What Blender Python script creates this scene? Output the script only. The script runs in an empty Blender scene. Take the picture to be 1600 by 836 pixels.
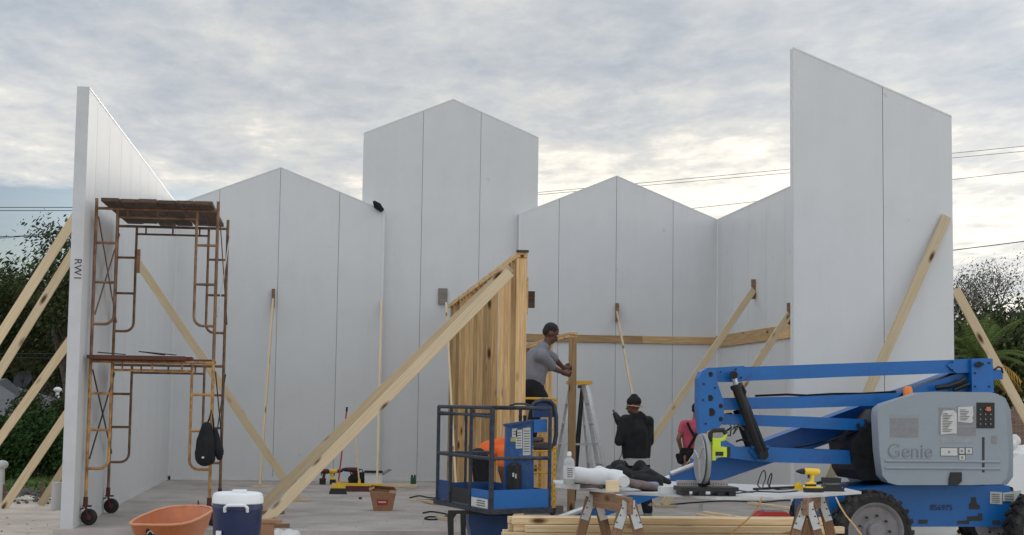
import bpy, bmesh, math, random
from mathutils import Vector, Matrix, noise
random.seed(7)
S = bpy.context.scene
COL = S.collection
PI = math.pi
V = Vector

# ------------------------------------------------------------------ camera
F, YAW, PIT, ROL = 2413.4, .120, .087, .014
CAM = V((0, 0, 1.755))
FW = V((math.sin(YAW)*math.cos(PIT), math.cos(YAW)*math.cos(PIT), math.sin(PIT)))
RT = V((math.cos(YAW), -math.sin(YAW), 0)); UP = RT.cross(FW)
R2 = RT*math.cos(ROL)+UP*math.sin(ROL); U2 = -RT*math.sin(ROL)+UP*math.cos(ROL)
cd = bpy.data.cameras.new('camera'); cam = bpy.data.objects.new('camera', cd); COL.objects.link(cam)
m = Matrix((R2, U2, -FW)).transposed().to_4x4(); m.translation = CAM
cam.matrix_world = m
cd.sensor_width = 36; cd.lens = 36*F/1600; cd.clip_end = 5000; cd.clip_start = .1
S.camera = cam
def ray(x, y): return FW*F+R2*(x-800)-U2*(y-418)
def at(x, y, Y): d = ray(x, y); return CAM+d*(Y/d.y)            # point of the building-aligned plane at depth Y
def gp(x, y, z=0.): d = ray(x, y); return CAM+d*((z-CAM.z)/d.z)  # point on a level surface
def axx(x, y, X): d = ray(x, y); return CAM+d*(X/d.x)

# ------------------------------------------------------------------ sky, sun, exposure
SUN_AZ, SUN_EL = math.radians(3), math.radians(9.5)
W = bpy.data.worlds.new('World'); S.world = W; W.use_nodes = True
def world():
    nt = W.node_tree; N = nt.nodes; L = nt.links; N.clear()
    def n(t, **k):
        o = N.new(t)
        for a, b in k.items(): setattr(o, a, b)
        return o
    def link(a, b): L.new(a, b)
    def mt(op, a, b=None, c=None, clamp=False):
        o = n('ShaderNodeMath', operation=op, use_clamp=clamp)
        for i, x in enumerate((a, b, c)):
            if x is None: continue
            if isinstance(x, (int, float)): o.inputs[i].default_value = x
            else: link(x, o.inputs[i])
        return o.outputs[0]
    def ramp(fac, pts):
        o = n('ShaderNodeValToRGB'); e = o.color_ramp.elements
        while len(e) > 1: e.remove(e[-1])
        e[0].position = pts[0][0]; e[0].color = (*pts[0][1], 1)
        for p, c in pts[1:]:
            q = e.new(p); q.color = (*c, 1)
        link(fac, o.inputs[0]); return o.outputs[0]
    def mix(f, a, b, mode='MIX'):
        o = n('ShaderNodeMix', data_type='RGBA', blend_type=mode)
        if isinstance(f, (int, float)): o.inputs[0].default_value = f
        else: link(f, o.inputs[0])
        for i, x in ((6, a), (7, b)):
            if isinstance(x, tuple): o.inputs[i].default_value = (*x, 1)
            else: link(x, o.inputs[i])
        return o.outputs[2]
    sky = n('ShaderNodeTexSky', sky_type='NISHITA', sun_disc=False, sun_elevation=SUN_EL, sun_rotation=SUN_AZ, air_density=1.2, dust_density=2.0, ozone_density=1.5)
    tc = n('ShaderNodeTexCoord'); nm = n('ShaderNodeVectorMath', operation='NORMALIZE'); link(tc.outputs['Generated'], nm.inputs[0])
    sp = n('ShaderNodeSeparateXYZ'); link(nm.outputs[0], sp.inputs[0])
    x, y, z = sp.outputs
    zz = mt('ADD', mt('MAXIMUM', z, 0.0), .055)
    cx, cy = mt('DIVIDE', x, zz), mt('DIVIDE', y, zz)
    cb = n('ShaderNodeCombineXYZ'); link(cx, cb.inputs[0]); link(cy, cb.inputs[1])
    def noi(scale, det, rough, dist=0., off=(0, 0, 0), sc=(1, 1, 1)):
        mp = n('ShaderNodeMapping'); mp.inputs['Location'].default_value = off; mp.inputs['Scale'].default_value = sc
        mp.inputs['Rotation'].default_value = (0, 0, .12)
        link(cb.outputs[0], mp.inputs[0])
        o = n('ShaderNodeTexNoise'); o.inputs['Scale'].default_value = scale; o.inputs['Detail'].default_value = det
        o.inputs['Roughness'].default_value = rough; o.inputs['Distortion'].default_value = dist
        link(mp.outputs[0], o.inputs['Vector']); return o.outputs[0]
    big = noi(.6, 3, .5, .3, (3.1, 1.7, 0), (1, .8, 1))
    mid = noi(2.2, 6, .6, .15, (0.4, 5.2, 0), (1.45, .85, 1))
    fin = noi(7.0, 5, .6, .2, (2.2, .4, 0), (1.6, 1.0, 1))
    dens = mt('ADD', mt('ADD', mt('MULTIPLY', big, .42), mt('MULTIPLY', mid, .42)), mt('MULTIPLY', fin, .22))
    # angle to the sun: thin cloud glows round it
    sd = V((math.sin(SUN_AZ)*math.cos(math.radians(10)), math.cos(SUN_AZ)*math.cos(math.radians(10)), math.sin(math.radians(10))))
    dp = n('ShaderNodeVectorMath', operation='DOT_PRODUCT'); link(nm.outputs[0], dp.inputs[0]); dp.inputs[1].default_value = sd
    glow = mt('POWER', mt('MAXIMUM', dp.outputs['Value'], 0.), 26.)
    wide = mt('POWER', mt('MAXIMUM', dp.outputs['Value'], 0.), 3.)
    low = mt('SUBTRACT', 1., mt('MULTIPLY', mt('SUBTRACT', z, .12), 8.5), clamp=True)        # 1 near the horizon, 0 higher up
    thin = mt('SUBTRACT', .545, dens)                                                         # thin spots of the deck
    f = mt('ADD', mt('MULTIPLY', thin, 2.6), mt('ADD', .24, mt('ADD', mt('MULTIPLY', low, .50), mt('MULTIPLY', glow, .17))), clamp=True)
    cl = ramp(f, [(0, (.36, .405, .465)), (.25, (.44, .48, .53)), (.5, (.55, .575, .60)), (.75, (.70, .695, .665)), (1, (1.05, .98, .87))])
    br = mt('ADD', 1.62, mt('MULTIPLY', wide, -.74))  # sky away from the sun brightened, added fill for walls and floor
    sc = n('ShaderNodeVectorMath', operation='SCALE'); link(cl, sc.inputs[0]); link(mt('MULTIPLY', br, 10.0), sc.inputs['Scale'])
    # coverage: open blue band low on the left
    az = mt('ARCTAN2', x, y)
    gap = mt('MULTIPLY', mt('SUBTRACT', 1., mt('MULTIPLY', mt('SUBTRACT', z, mt('ADD', .122, mt('MULTIPLY', mid, .012))), 130.), clamp=True),
             mt('MULTIPLY', mt('SUBTRACT', -.03, az), 9., clamp=True))
    nis = n('ShaderNodeVectorMath', operation='MULTIPLY'); link(sky.outputs[0], nis.inputs[0]); nis.inputs[1].default_value = (.10, .18, .44)
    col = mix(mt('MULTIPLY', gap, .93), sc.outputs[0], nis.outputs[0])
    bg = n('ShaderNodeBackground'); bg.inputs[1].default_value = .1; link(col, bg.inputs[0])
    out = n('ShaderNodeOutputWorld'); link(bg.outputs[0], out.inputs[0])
world()
sl = bpy.data.lights.new('sun', 'SUN'); sl.energy = .6; sl.angle = math.radians(14); sl.color = (1, .94, .85)
sun = bpy.data.objects.new('sun', sl); COL.objects.link(sun)
sdir = V((math.sin(SUN_AZ)*math.cos(SUN_EL), math.cos(SUN_AZ)*math.cos(SUN_EL), math.sin(SUN_EL)))
sun.rotation_euler = sdir.to_track_quat('Z', 'Y').to_euler(); sun.location = (0, 0, 30)
S.view_settings.view_transform = 'Standard'; S.view_settings.look = 'None'; S.view_settings.gamma = 1
S.view_settings.use_curve_mapping = False; S.view_settings.exposure = 0.28

# ------------------------------------------------------------------ materials
MAT = {}
def mat(name, col, rough=.6, metal=0., var=.12, vscale=3., bump=0., bscale=40., col2=None, spec=.5, coat=0., trans=0., dirt=0., dirtcol=(.12, .1, .08), dscale=1.5):
    if name in MAT: return MAT[name]
    m = bpy.data.materials.new(name); m.use_nodes = True; nt = m.node_tree; N = nt.nodes; L = nt.links
    b = N['Principled BSDF']; b.inputs['Roughness'].default_value = rough; b.inputs['Metallic'].default_value = metal
    b.inputs['Specular IOR Level'].default_value = spec; b.inputs['Coat Weight'].default_value = coat
    if trans: b.inputs['Transmission Weight'].default_value = trans
    tc = N.new('ShaderNodeTexCoord')
    no = N.new('ShaderNodeTexNoise'); no.inputs['Scale'].default_value = vscale; no.inputs['Detail'].default_value = 6; no.inputs['Roughness'].default_value = .6
    L.new(tc.outputs['Object'], no.inputs['Vector'])
    r = N.new('ShaderNodeValToRGB'); e = r.color_ramp.elements
    c2 = col2 or tuple(min(1, c*(1+var)) for c in col); c1 = tuple(c*(1-var) for c in col) if not col2 else col
    e[0].position = .32; e[0].color = (*c1, 1); e[1].position = .68; e[1].color = (*c2, 1)
    L.new(no.outputs[0], r.inputs[0]); out = r.outputs[0]
    if dirt:
        d = N.new('ShaderNodeTexNoise'); d.inputs['Scale'].default_value = dscale; d.inputs['Detail'].default_value = 9; d.inputs['Roughness'].default_value = .72
        L.new(tc.outputs['Object'], d.inputs['Vector'])
        dr = N.new('ShaderNodeValToRGB'); dr.color_ramp.elements[0].position = .5; dr.color_ramp.elements[1].position = .72
        dr.color_ramp.elements[0].color = (0, 0, 0, 1); dr.color_ramp.elements[1].color = (dirt, dirt, dirt, 1)
        L.new(d.outputs[0], dr.inputs[0])
        mx = N.new('ShaderNodeMix'); mx.data_type = 'RGBA'; L.new(dr.outputs[0], mx.inputs[0]); L.new(out, mx.inputs[6]); mx.inputs[7].default_value = (*dirtcol, 1)
        out = mx.outputs[2]
    L.new(out, b.inputs['Base Color'])
    if bump:
        bn = N.new('ShaderNodeTexNoise'); bn.inputs['Scale'].default_value = bscale; bn.inputs['Detail'].default_value = 4
        L.new(tc.outputs['Object'], bn.inputs['Vector'])
        bu = N.new('ShaderNodeBump'); bu.inputs['Strength'].default_value = bump; bu.inputs['Distance'].default_value = .02
        L.new(bn.outputs[0], bu.inputs['Height']); L.new(bu.outputs[0], b.inputs['Normal'])
    MAT[name] = m; return m

def wood(name, light, dark, knot=(.1, .045, .015), rough=.7, vari=.25, knots=True):
    """grain along the board's own X axis, knots, and a tone of its own for every board"""
    m = bpy.data.materials.new(name); m.use_nodes = True; nt = m.node_tree; N = nt.nodes; L = nt.links
    b = N['Principled BSDF']; b.inputs['Roughness'].default_value = rough; b.inputs['Specular IOR Level'].default_value = .3
    tc = N.new('ShaderNodeTexCoord'); oi = N.new('ShaderNodeObjectInfo')
    cm = N.new('ShaderNodeCombineXYZ'); mu = N.new('ShaderNodeMath'); mu.operation = 'MULTIPLY'; mu.inputs[1].default_value = 57.
    L.new(oi.outputs['Random'], mu.inputs[0]); L.new(mu.outputs[0], cm.inputs[0]); L.new(mu.outputs[0], cm.inputs[2])
    ad = N.new('ShaderNodeVectorMath'); ad.operation = 'ADD'; L.new(tc.outputs['Object'], ad.inputs[0]); L.new(cm.outputs[0], ad.inputs[1])
    mp = N.new('ShaderNodeMapping'); mp.inputs['Scale'].default_value = (.9, 22, 22); L.new(ad.outputs[0], mp.inputs[0])
    no = N.new('ShaderNodeTexNoise'); no.inputs['Scale'].default_value = 2.2; no.inputs['Detail'].default_value = 5; no.inputs['Distortion'].default_value = .6
    L.new(mp.outputs[0], no.inputs['Vector'])
    r = N.new('ShaderNodeValToRGB'); r.color_ramp.elements[0].position = .3; r.color_ramp.elements[1].position = .66
    r.color_ramp.elements[0].color = (*dark, 1); r.color_ramp.elements[1].color = (*light, 1); L.new(no.outputs[0], r.inputs[0])
    out = r.outputs[0]
    if knots:
        mp2 = N.new('ShaderNodeMapping'); mp2.inputs['Scale'].default_value = (1.9, 5.5, 5.5); L.new(ad.outputs[0], mp2.inputs[0])
        vo = N.new('ShaderNodeTexVoronoi'); vo.inputs['Scale'].default_value = 1.0; L.new(mp2.outputs[0], vo.inputs['Vector'])
        kr = N.new('ShaderNodeValToRGB'); kr.color_ramp.elements[0].position = .09; kr.color_ramp.elements[1].position = .22
        kr.color_ramp.elements[0].color = (1, 1, 1, 1); kr.color_ramp.elements[1].color = (0, 0, 0, 1); L.new(vo.outputs['Distance'], kr.inputs[0])
        mx = N.new('ShaderNodeMix'); mx.data_type = 'RGBA'; L.new(kr.outputs[0], mx.inputs[0]); L.new(out, mx.inputs[6]); mx.inputs[7].default_value = (*knot, 1); out = mx.outputs[2]
    hs = N.new('ShaderNodeHueSaturation'); mr = N.new('ShaderNodeMapRange'); mr.inputs[3].default_value = 1-vari; mr.inputs[4].default_value = 1+vari*.7
    L.new(oi.outputs['Random'], mr.inputs[0]); L.new(mr.outputs[0], hs.inputs['Value']); L.new(out, hs.inputs['Color']); L.new(hs.outputs[0], b.inputs['Base Color'])
    bu = N.new('ShaderNodeBump'); bu.inputs['Strength'].default_value = .25; bu.inputs['Distance'].default_value = .004
    L.new(no.outputs[0], bu.inputs['Height']); L.new(bu.outputs[0], b.inputs['Normal'])
    MAT[name] = m; return m

PINE = wood('pine', (.72, .585, .39), (.62, .475, .29))
STUD = wood('stud_pine', (.74, .50, .25), (.47, .285, .125), vari=.45)
LUM = wood('stack_pine', (.82, .66, .43), (.66, .45, .23), vari=.2)
OLDW = wood('old_plank', (.16, .105, .075), (.06, .035, .025), vari=.3, knots=False)
REDP = wood('red_plank', (.17, .06, .04), (.07, .03, .02), vari=.2, knots=False)
GREYW = wood('weathered_wood', (.30, .27, .24), (.17, .15, .13), vari=.2)
LEGW = wood('sawhorse_wood', (.30, .18, .10), (.17, .09, .05), vari=.2)
FENCE = wood('fence_wood', (.19, .13, .095), (.09, .06, .045), vari=.3)
PANEL = mat('coated_panel', (.645, .652, .652), .5, var=.03, vscale=.8, spec=.3, bump=.12, bscale=90, dirt=.14, dirtcol=(.33, .34, .34), dscale=.55)
def wear_panel():
    nt = PANEL.node_tree; N = nt.nodes; L = nt.links; tc = N['Texture Coordinate']; b = N['Principled BSDF']; src = b.inputs['Base Color'].links[0].from_socket
    def layer(scale, loc, ns, lo, hi, col, fac, det=8):
        nonlocal src
        mp = N.new('ShaderNodeMapping'); mp.inputs['Scale'].default_value = scale; mp.inputs['Location'].default_value = loc; L.new(tc.outputs['Object'], mp.inputs[0])
        oi = N.new('ShaderNodeObjectInfo'); ad = N.new('ShaderNodeVectorMath'); ad.operation = 'ADD'; cmb = N.new('ShaderNodeCombineXYZ'); mu = N.new('ShaderNodeMath'); mu.operation = 'MULTIPLY'; mu.inputs[1].default_value = 37; L.new(oi.outputs['Random'], mu.inputs[0]); L.new(mu.outputs[0], cmb.inputs[2]); L.new(mp.outputs[0], ad.inputs[0]); L.new(cmb.outputs[0], ad.inputs[1])
        n_ = N.new('ShaderNodeTexNoise'); n_.inputs['Scale'].default_value = ns; n_.inputs['Detail'].default_value = det; n_.inputs['Roughness'].default_value = .65; L.new(ad.outputs[0], n_.inputs['Vector'])
        r = N.new('ShaderNodeMapRange'); r.inputs[1].default_value = lo; r.inputs[2].default_value = hi; r.inputs[4].default_value = fac; L.new(n_.outputs[0], r.inputs[0])
        m_ = N.new('ShaderNodeMix'); m_.data_type = 'RGBA'; L.new(r.outputs[0], m_.inputs[0]); L.new(src, m_.inputs[6]); m_.inputs[7].default_value = (*col, 1); src = m_.outputs[2]; return n_
    layer((3.5, 3.5, .35), (0, 0, 0), 1.6, .5, .75, (.45, .46, .46), .10)      # runs of water
    layer((1, 1, 1), (5, 1, 0), 3.2, .66, .74, (.30, .30, .29), .5)           # scuffs and hand marks
    L.new(src, b.inputs['Base Color'])
    g = N.new('ShaderNodeTexNoise'); g.inputs['Scale'].default_value = 1.1; g.inputs['Detail'].default_value = 2; L.new(tc.outputs['Object'], g.inputs['Vector'])
    bu = N.new('ShaderNodeBump'); bu.inputs['Strength'].default_value = .15; bu.inputs['Distance'].default_value = .04; L.new(g.outputs[0], bu.inputs['Height'])
    old = b.inputs['Normal'].links[0].from_node; L.new(bu.outputs[0], old.inputs['Normal'])
wear_panel()
TABLEW = mat('sheet_face', (.50, .50, .49), .55, var=.12, vscale=4, dirt=.5, dirtcol=(.28, .27, .26), dscale=3)
PVC = mat('pvc', (.50, .50, .49), .5, var=.08)
TRIM = mat('trim_white', (.66, .67, .66), .4, var=.04)
JOINT = mat('joint_dark', (.16, .165, .17), .7)
EDGE = mat('panel_edge', (.56, .565, .57), .5, var=.08, vscale=2, bump=.1)
STEELRUST = mat('rusty_tube', (.09, .05, .035), .6, .2, vscale=5, col2=(.34, .19, .10), bump=.2, bscale=60)
YELR = mat('yellow_rust', (.62, .33, .09), .55, .1, vscale=10, col2=(.20, .10, .045), dirt=.5, dirtcol=(.07, .04, .03), dscale=6)
YELB = mat('yellow_paint', (.72, .38, .02), .5, var=.15, dirt=.35, dscale=5)
DARKT = mat('dark_steel', (.022, .022, .024), .5, .5, vscale=12, var=.4)
BLUE = mat('blue_paint', (.003, .13, .42), .38, var=.1, vscale=2, bump=.04, bscale=30, dirt=.45, dirtcol=(.02, .05, .13), dscale=4)
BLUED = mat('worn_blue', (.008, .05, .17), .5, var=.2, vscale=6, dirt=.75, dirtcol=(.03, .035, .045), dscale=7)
BLUEC = mat('console_blue', (.008, .075, .25), .45, var=.2, vscale=5, dirt=.5, dirtcol=(.16, .22, .3), dscale=9)
RAIL = mat('worn_rail', (.012, .018, .035), .5, .2, vscale=14, col2=(.05, .06, .08), dirt=.6, dirtcol=(.012, .012, .015), dscale=10)
GREYP = mat('cover_plastic', (.27, .31, .35), .5, var=.05, vscale=2.5, bump=.12, bscale=45, dirt=.22, dirtcol=(.22, .25, .27), dscale=2.5)
GREYD = mat('cover_patch', (.24, .24, .25), .75, var=.1, vscale=20, bump=.3, bscale=90)
BLACK = mat('black_plastic', (.009, .009, .01), .5, var=.3)
RUBBER = mat('rubber', (.018, .017, .017), .85, var=.3, vscale=8, bump=.3, bscale=30, dirt=.5, dirtcol=(.11, .10, .09), dscale=4)
RIM = mat('rim_grey', (.22, .21, .215), .6, var=.15, vscale=6, dirt=.4, dirtcol=(.08, .07, .07), dscale=5)
WHITE = mat('white_plastic', (.78, .79, .80), .4, var=.04)
PAPER = mat('paper_label', (.55, .56, .53), .7, var=.08, vscale=15)
INK = mat('ink', (.04, .04, .045), .7)
ORANGEP = mat('orange_plastic', (.48, .15, .055), .5, var=.12, vscale=6, bump=.06, dirt=.25, dirtcol=(.3, .14, .09), dscale=4)
ORANGE = mat('beacon_orange', (.85, .22, .02), .3)
NAVY = mat('cooler_navy', (.010, .022, .08), .35, var=.1, vscale=5, dirt=.2, dirtcol=(.06, .065, .09), dscale=5)
LIME = mat('lime_plastic', (.58, .72, .03), .4, var=.08)
YEL = mat('tool_yellow', (.85, .55, .03), .4, var=.08)
RED = mat('red_plastic', (.42, .025, .02), .4, var=.15)
DRED = mat('dark_red', (.09, .018, .02), .55, .2, var=.4, vscale=15)
ALU = mat('aluminium', (.55, .56, .57), .35, .7, var=.12, vscale=12)
GALV = mat('galvanised', (.52, .54, .54), .45, .4, var=.12, vscale=12)
CARD = mat('cardboard', (.34, .18, .10), .85, var=.15, vscale=6)
GREEN = mat('can_green', (.03, .12, .06), .4)
SKIN = mat('skin_brown', (.13, .058, .035), .5, var=.1)
SKIN2 = mat('skin_tan', (.28, .14, .09), .5, var=.1)
HAIR = mat('hair_black', (.012, .01, .01), .7, var=.3, vscale=40, bump=.5, bscale=80)
GTEE = mat('grey_tee', (.22, .22, .245), .9, var=.08, vscale=10, bump=.5, bscale=9)
BLKC = mat('black_cloth', (.009, .009, .0105), .9, var=.5, vscale=8, bump=.5, bscale=9)
DENIM = mat('dark_trousers', (.009, .009, .011), .9, var=.2, vscale=8, bump=.5, bscale=10)
PINK = mat('pink_tee', (.58, .10, .15), .9, var=.1, vscale=8, bump=.5, bscale=9)
ORTEE = mat('orange_tee', (.85, .16, .03), .9, var=.08, vscale=8, bump=.5, bscale=9)
KHAKI = mat('khaki', (.34, .24, .17), .9, var=.15, vscale=10, bump=.4, bscale=12)
GREYC = mat('grey_cloth', (.40, .40, .40), .9, var=.1, bump=.4, bscale=12)
BROWNC = mat('brown_cloth', (.16, .12, .115), .95, var=.15, vscale=8, bump=.6, bscale=14)
BARK = mat('bark', (.11, .085, .07), .9, var=.3, vscale=6, bump=.5, bscale=12)
BARKG = mat('bark_grey', (.20, .18, .16), .9, var=.3, vscale=6)
def leafmat(name, c1, c2):
    m = mat(name, c1, .85, col2=c2, vscale=.55, spec=.15)
    b = m.node_tree.nodes['Principled BSDF']; b.inputs['Subsurface Weight'].default_value = 0
    return m
LEAFD = leafmat('leaf_dark', (.022, .035, .012), (.07, .085, .03))
LEAFB = leafmat('leaf_brown', (.05, .045, .02), (.13, .10, .045))
LEAFH = leafmat('leaf_hedge', (.016, .042, .012), (.055, .105, .028))
LEAFG = leafmat('leaf_grey', (.05, .055, .035), (.12, .12, .08))
PALM = leafmat('palm_leaf', (.05, .09, .02), (.13, .17, .04))
PALMY = leafmat('palm_old', (.35, .20, .03), (.50, .30, .06))
SHING = mat('shingle', (.10, .103, .108), .9, var=.2, vscale=5, bump=.4, bscale=20)
HWALL = mat('house_wall', (.45, .42, .37), .8, var=.08)
CARW = mat('car_white', (.72, .74, .76), .25, var=.02, coat=.6)
GLASS = mat('car_glass', (.02, .025, .03), .08, var=.1, coat=.5)
CLOTHW = mat('paper_roll', (.66, .66, .67), .7, var=.04, bump=.2, bscale=6)
BAG = mat('plastic_bag', (.62, .60, .57), .35, var=.1, vscale=10, bump=.8, bscale=16)

def concrete():
    m = mat('slab_concrete', (.31, .275, .25), .8, col2=(.45, .41, .375), vscale=1.3, bump=.15, bscale=25, dirt=.7, dirtcol=(.17, .15, .135), dscale=.9)
    return m
SLABM = concrete()
def sandmat():
    m = mat('sand', (.46, .39, .325), .95, col2=(.66, .58, .50), vscale=1.6, dirt=.3, dirtcol=(.27, .23, .19), dscale=7)
    nt = m.node_tree; N = nt.nodes; L = nt.links; tc = N['Texture Coordinate']
    a = N.new('ShaderNodeTexNoise'); a.inputs['Scale'].default_value = 6; a.inputs['Detail'].default_value = 9; a.inputs['Roughness'].default_value = .7; L.new(tc.outputs['Object'], a.inputs['Vector'])
    bu = N.new('ShaderNodeBump'); bu.inputs['Strength'].default_value = .9; bu.inputs['Distance'].default_value = .06
    L.new(a.outputs[0], bu.inputs['Height']); L.new(bu.outputs[0], N['Principled BSDF'].inputs['Normal']); return m
SANDM = sandmat()
LAWNM = mat('lawn', (.05, .09, .018), .95, col2=(.12, .17, .045), vscale=2, bump=.8, bscale=60)

# ------------------------------------------------------------------ helpers
def wm(o): return (wm(o.parent) @ o.matrix_parent_inverse @ o.matrix_basis) if o.parent else o.matrix_basis.copy()
def tag(o, label=None, cat=None, group=None, kind=None):
    if label: o['label'] = label
    if cat: o['category'] = cat
    if group: o['group'] = group
    if kind: o['kind'] = kind
    return o
def adopt(o, parent):
    if parent: o.parent = parent; o.matrix_parent_inverse = wm(parent).inverted()
def thing(name, loc, label, cat, group=None):
    o = bpy.data.objects.new(name, None); COL.objects.link(o); o.location = loc; o.empty_display_size = .3
    return tag(o, label, cat, group)
class MB:
    def __init__(s): s.b = bmesh.new(); s.mi = 0
    def _f(s, vs):
        try: f = s.b.faces.new(vs); f.material_index = s.mi
        except ValueError: pass
    def box(s, c, d, rot=None):
        c = V(c); vs = []
        for sx in (-.5, .5):
            for sy in (-.5, .5):
                for sz in (-.5, .5):
                    p = V((d[0]*sx, d[1]*sy, d[2]*sz))
                    if rot: p = rot @ p
                    vs.append(s.b.verts.new(c+p))
        for q in ((0, 1, 3, 2), (4, 6, 7, 5), (0, 4, 5, 1), (2, 3, 7, 6), (0, 2, 6, 4), (1, 5, 7, 3)): s._f([vs[i] for i in q])
        return s
    def beam(s, p0, p1, w, h, up=(0, 0, 1)):
        p0, p1 = V(p0), V(p1); x = (p1-p0); ln = x.length; x.normalize(); up = V(up)
        y = up.cross(x)
        if y.length < 1e-4: y = V((0, 1, 0)).cross(x)
        y.normalize(); z = x.cross(y)
        return s.box((p0+p1)/2, (ln, w, h), Matrix((x, y, z)).transposed())
    def prism(s, pts, ext):
        ext = V(ext); pts = [V(p) for p in pts]
        a = [s.b.verts.new(p) for p in pts]; c = [s.b.verts.new(p+ext) for p in pts]; n = len(pts)
        nrm = V((0, 0, 0))
        for i in range(n): nrm += pts[i].cross(pts[(i+1) % n])
        if nrm.dot(ext) > 0: s._f(a[::-1]); s._f(c); fl = False
        else: s._f(a); s._f(c[::-1]); fl = True
        for i in range(n):
            j = (i+1) % n; q = [a[i], a[j], c[j], c[i]]; s._f(q[::-1] if fl else q)
        return s
    def tube(s, pts, r, seg=8, closed=False):
        pts = [V(p) for p in pts]; n = len(pts); rr = r if isinstance(r, (list, tuple)) else [r]*n; rings = []; prev = None
        for i, p in enumerate(pts):
            if closed: t = pts[(i+1) % n]-pts[i-1]
            else: t = pts[min(i+1, n-1)]-pts[max(i-1, 0)]
            t.normalize()
            if prev is None:
                u = t.orthogonal().normalized()
            else:
                u = prev-t*prev.dot(t)
                u = u.normalized() if u.length > 1e-5 else t.orthogonal().normalized()
            prev = u; w = t.cross(u)
            rings.append([s.b.verts.new(p+(u*math.cos(2*PI*k/seg)+w*math.sin(2*PI*k/seg))*rr[i]) for k in range(seg)])
        for i in range(n if closed else n-1):
            a, c = rings[i], rings[(i+1) % n]
            for k in range(seg): s._f([a[k], a[(k+1) % seg], c[(k+1) % seg], c[k]])
        if not closed: s._f(rings[0][::-1]); s._f(rings[-1])
        return s
    def cyl(s, p0, p1, r0, r1=None, seg=16): return s.tube([p0, p1], [r0, r0 if r1 is None else r1], seg)
    def lathe(s, c, prof, axis=(0, 0, 1), seg=24, sx=1., sy=1., ring=False):
        """prof: (radius, height) pairs along the axis"""
        c = V(c); z = V(axis).normalized(); x = z.orthogonal().normalized() if abs(z.z) < .99 else V((1, 0, 0)); y = z.cross(x); rings = []
        for r, h in prof: rings.append([s.b.verts.new(c+z*h+x*(r*sx*math.cos(2*PI*k/seg))+y*(r*sy*math.sin(2*PI*k/seg))) for k in range(seg)])
        for a, d in zip(rings, rings[1:]+([rings[0]] if ring else [])):
            for k in range(seg): s._f([a[k], a[(k+1) % seg], d[(k+1) % seg], d[k]])
        if ring: return s
        s._f(rings[0][::-1]); s._f(rings[-1]); return s
    def ell(s, c, r, rot=None, seg=16, ring=10):
        c = V(c); r = V(r) if not isinstance(r, (int, float)) else V((r, r, r)); rows = []
        for i in range(1, ring):
            th = PI*i/ring
            row = []
            for k in range(seg):
                p = V((r.x*math.sin(th)*math.cos(2*PI*k/seg), r.y*math.sin(th)*math.sin(2*PI*k/seg), r.z*math.cos(th)))
                row.append(s.b.verts.new(c+(rot @ p if rot else p)))
            rows.append(row)
        t = s.b.verts.new(c+(rot @ V((0, 0, r.z)) if rot else V((0, 0, r.z)))); b = s.b.verts.new(c-(rot @ V((0, 0, r.z)) if rot else V((0, 0, r.z))))
        for k in range(seg):
            s._f([t, rows[0][k], rows[0][(k+1) % seg]]); s._f([b, rows[-1][(k+1) % seg], rows[-1][k]])
        for a, d in zip(rows, rows[1:]):
            for k in range(seg): s._f([a[k], d[k], d[(k+1) % seg], a[(k+1) % seg]])
        return s
    def cone(s, p0, p1, r0, r1, seg=12):
        """capsule between two joints"""
        s.ell(p0, r0, seg=seg, ring=8); s.ell(p1, r1, seg=seg, ring=8); s.tube([p0, p1], [r0, r1], seg); return s
    def lump(s, amp, sc, seed=0):
        for v in s.b.verts: v.co += noise.noise_vector(v.co*sc+V((seed, 0, 0)))*amp
        return s
    def build(s, name, mats, parent=None, smooth=False, bevel=0., seg=2, origin='base', normals=True):
        b = s.b
        if bevel:
            es = [e for e in b.edges if len(e.link_faces) == 2 and e.calc_face_angle(0) > .5]
            bmesh.ops.bevel(b, geom=es, offset=bevel, segments=seg, profile=.5, affect='EDGES', clamp_overlap=True)
        if normals: bmesh.ops.recalc_face_normals(b, faces=b.faces)
        xs = [v.co for v in b.verts]
        lo = V((min(v.x for v in xs), min(v.y for v in xs), min(v.z for v in xs))); hi = V((max(v.x for v in xs), max(v.y for v in xs), max(v.z for v in xs)))
        c = (lo+hi)/2
        if origin == 'base': c.z = lo.z
        for v in b.verts: v.co -= c
        me = bpy.data.meshes.new(name); b.to_mesh(me); b.free()
        for m_ in (mats if isinstance(mats, (list, tuple)) else [mats]): me.materials.append(m_)
        if smooth:
            me.polygons.foreach_set('use_smooth', [True]*len(me.polygons))
            try: me.set_sharp_from_angle(angle=math.radians(smooth if smooth > 1 else 40))
            except Exception: pass
        o = bpy.data.objects.new(name, me); COL.objects.link(o); o.location = c; adopt(o, parent)
        return o
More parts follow.
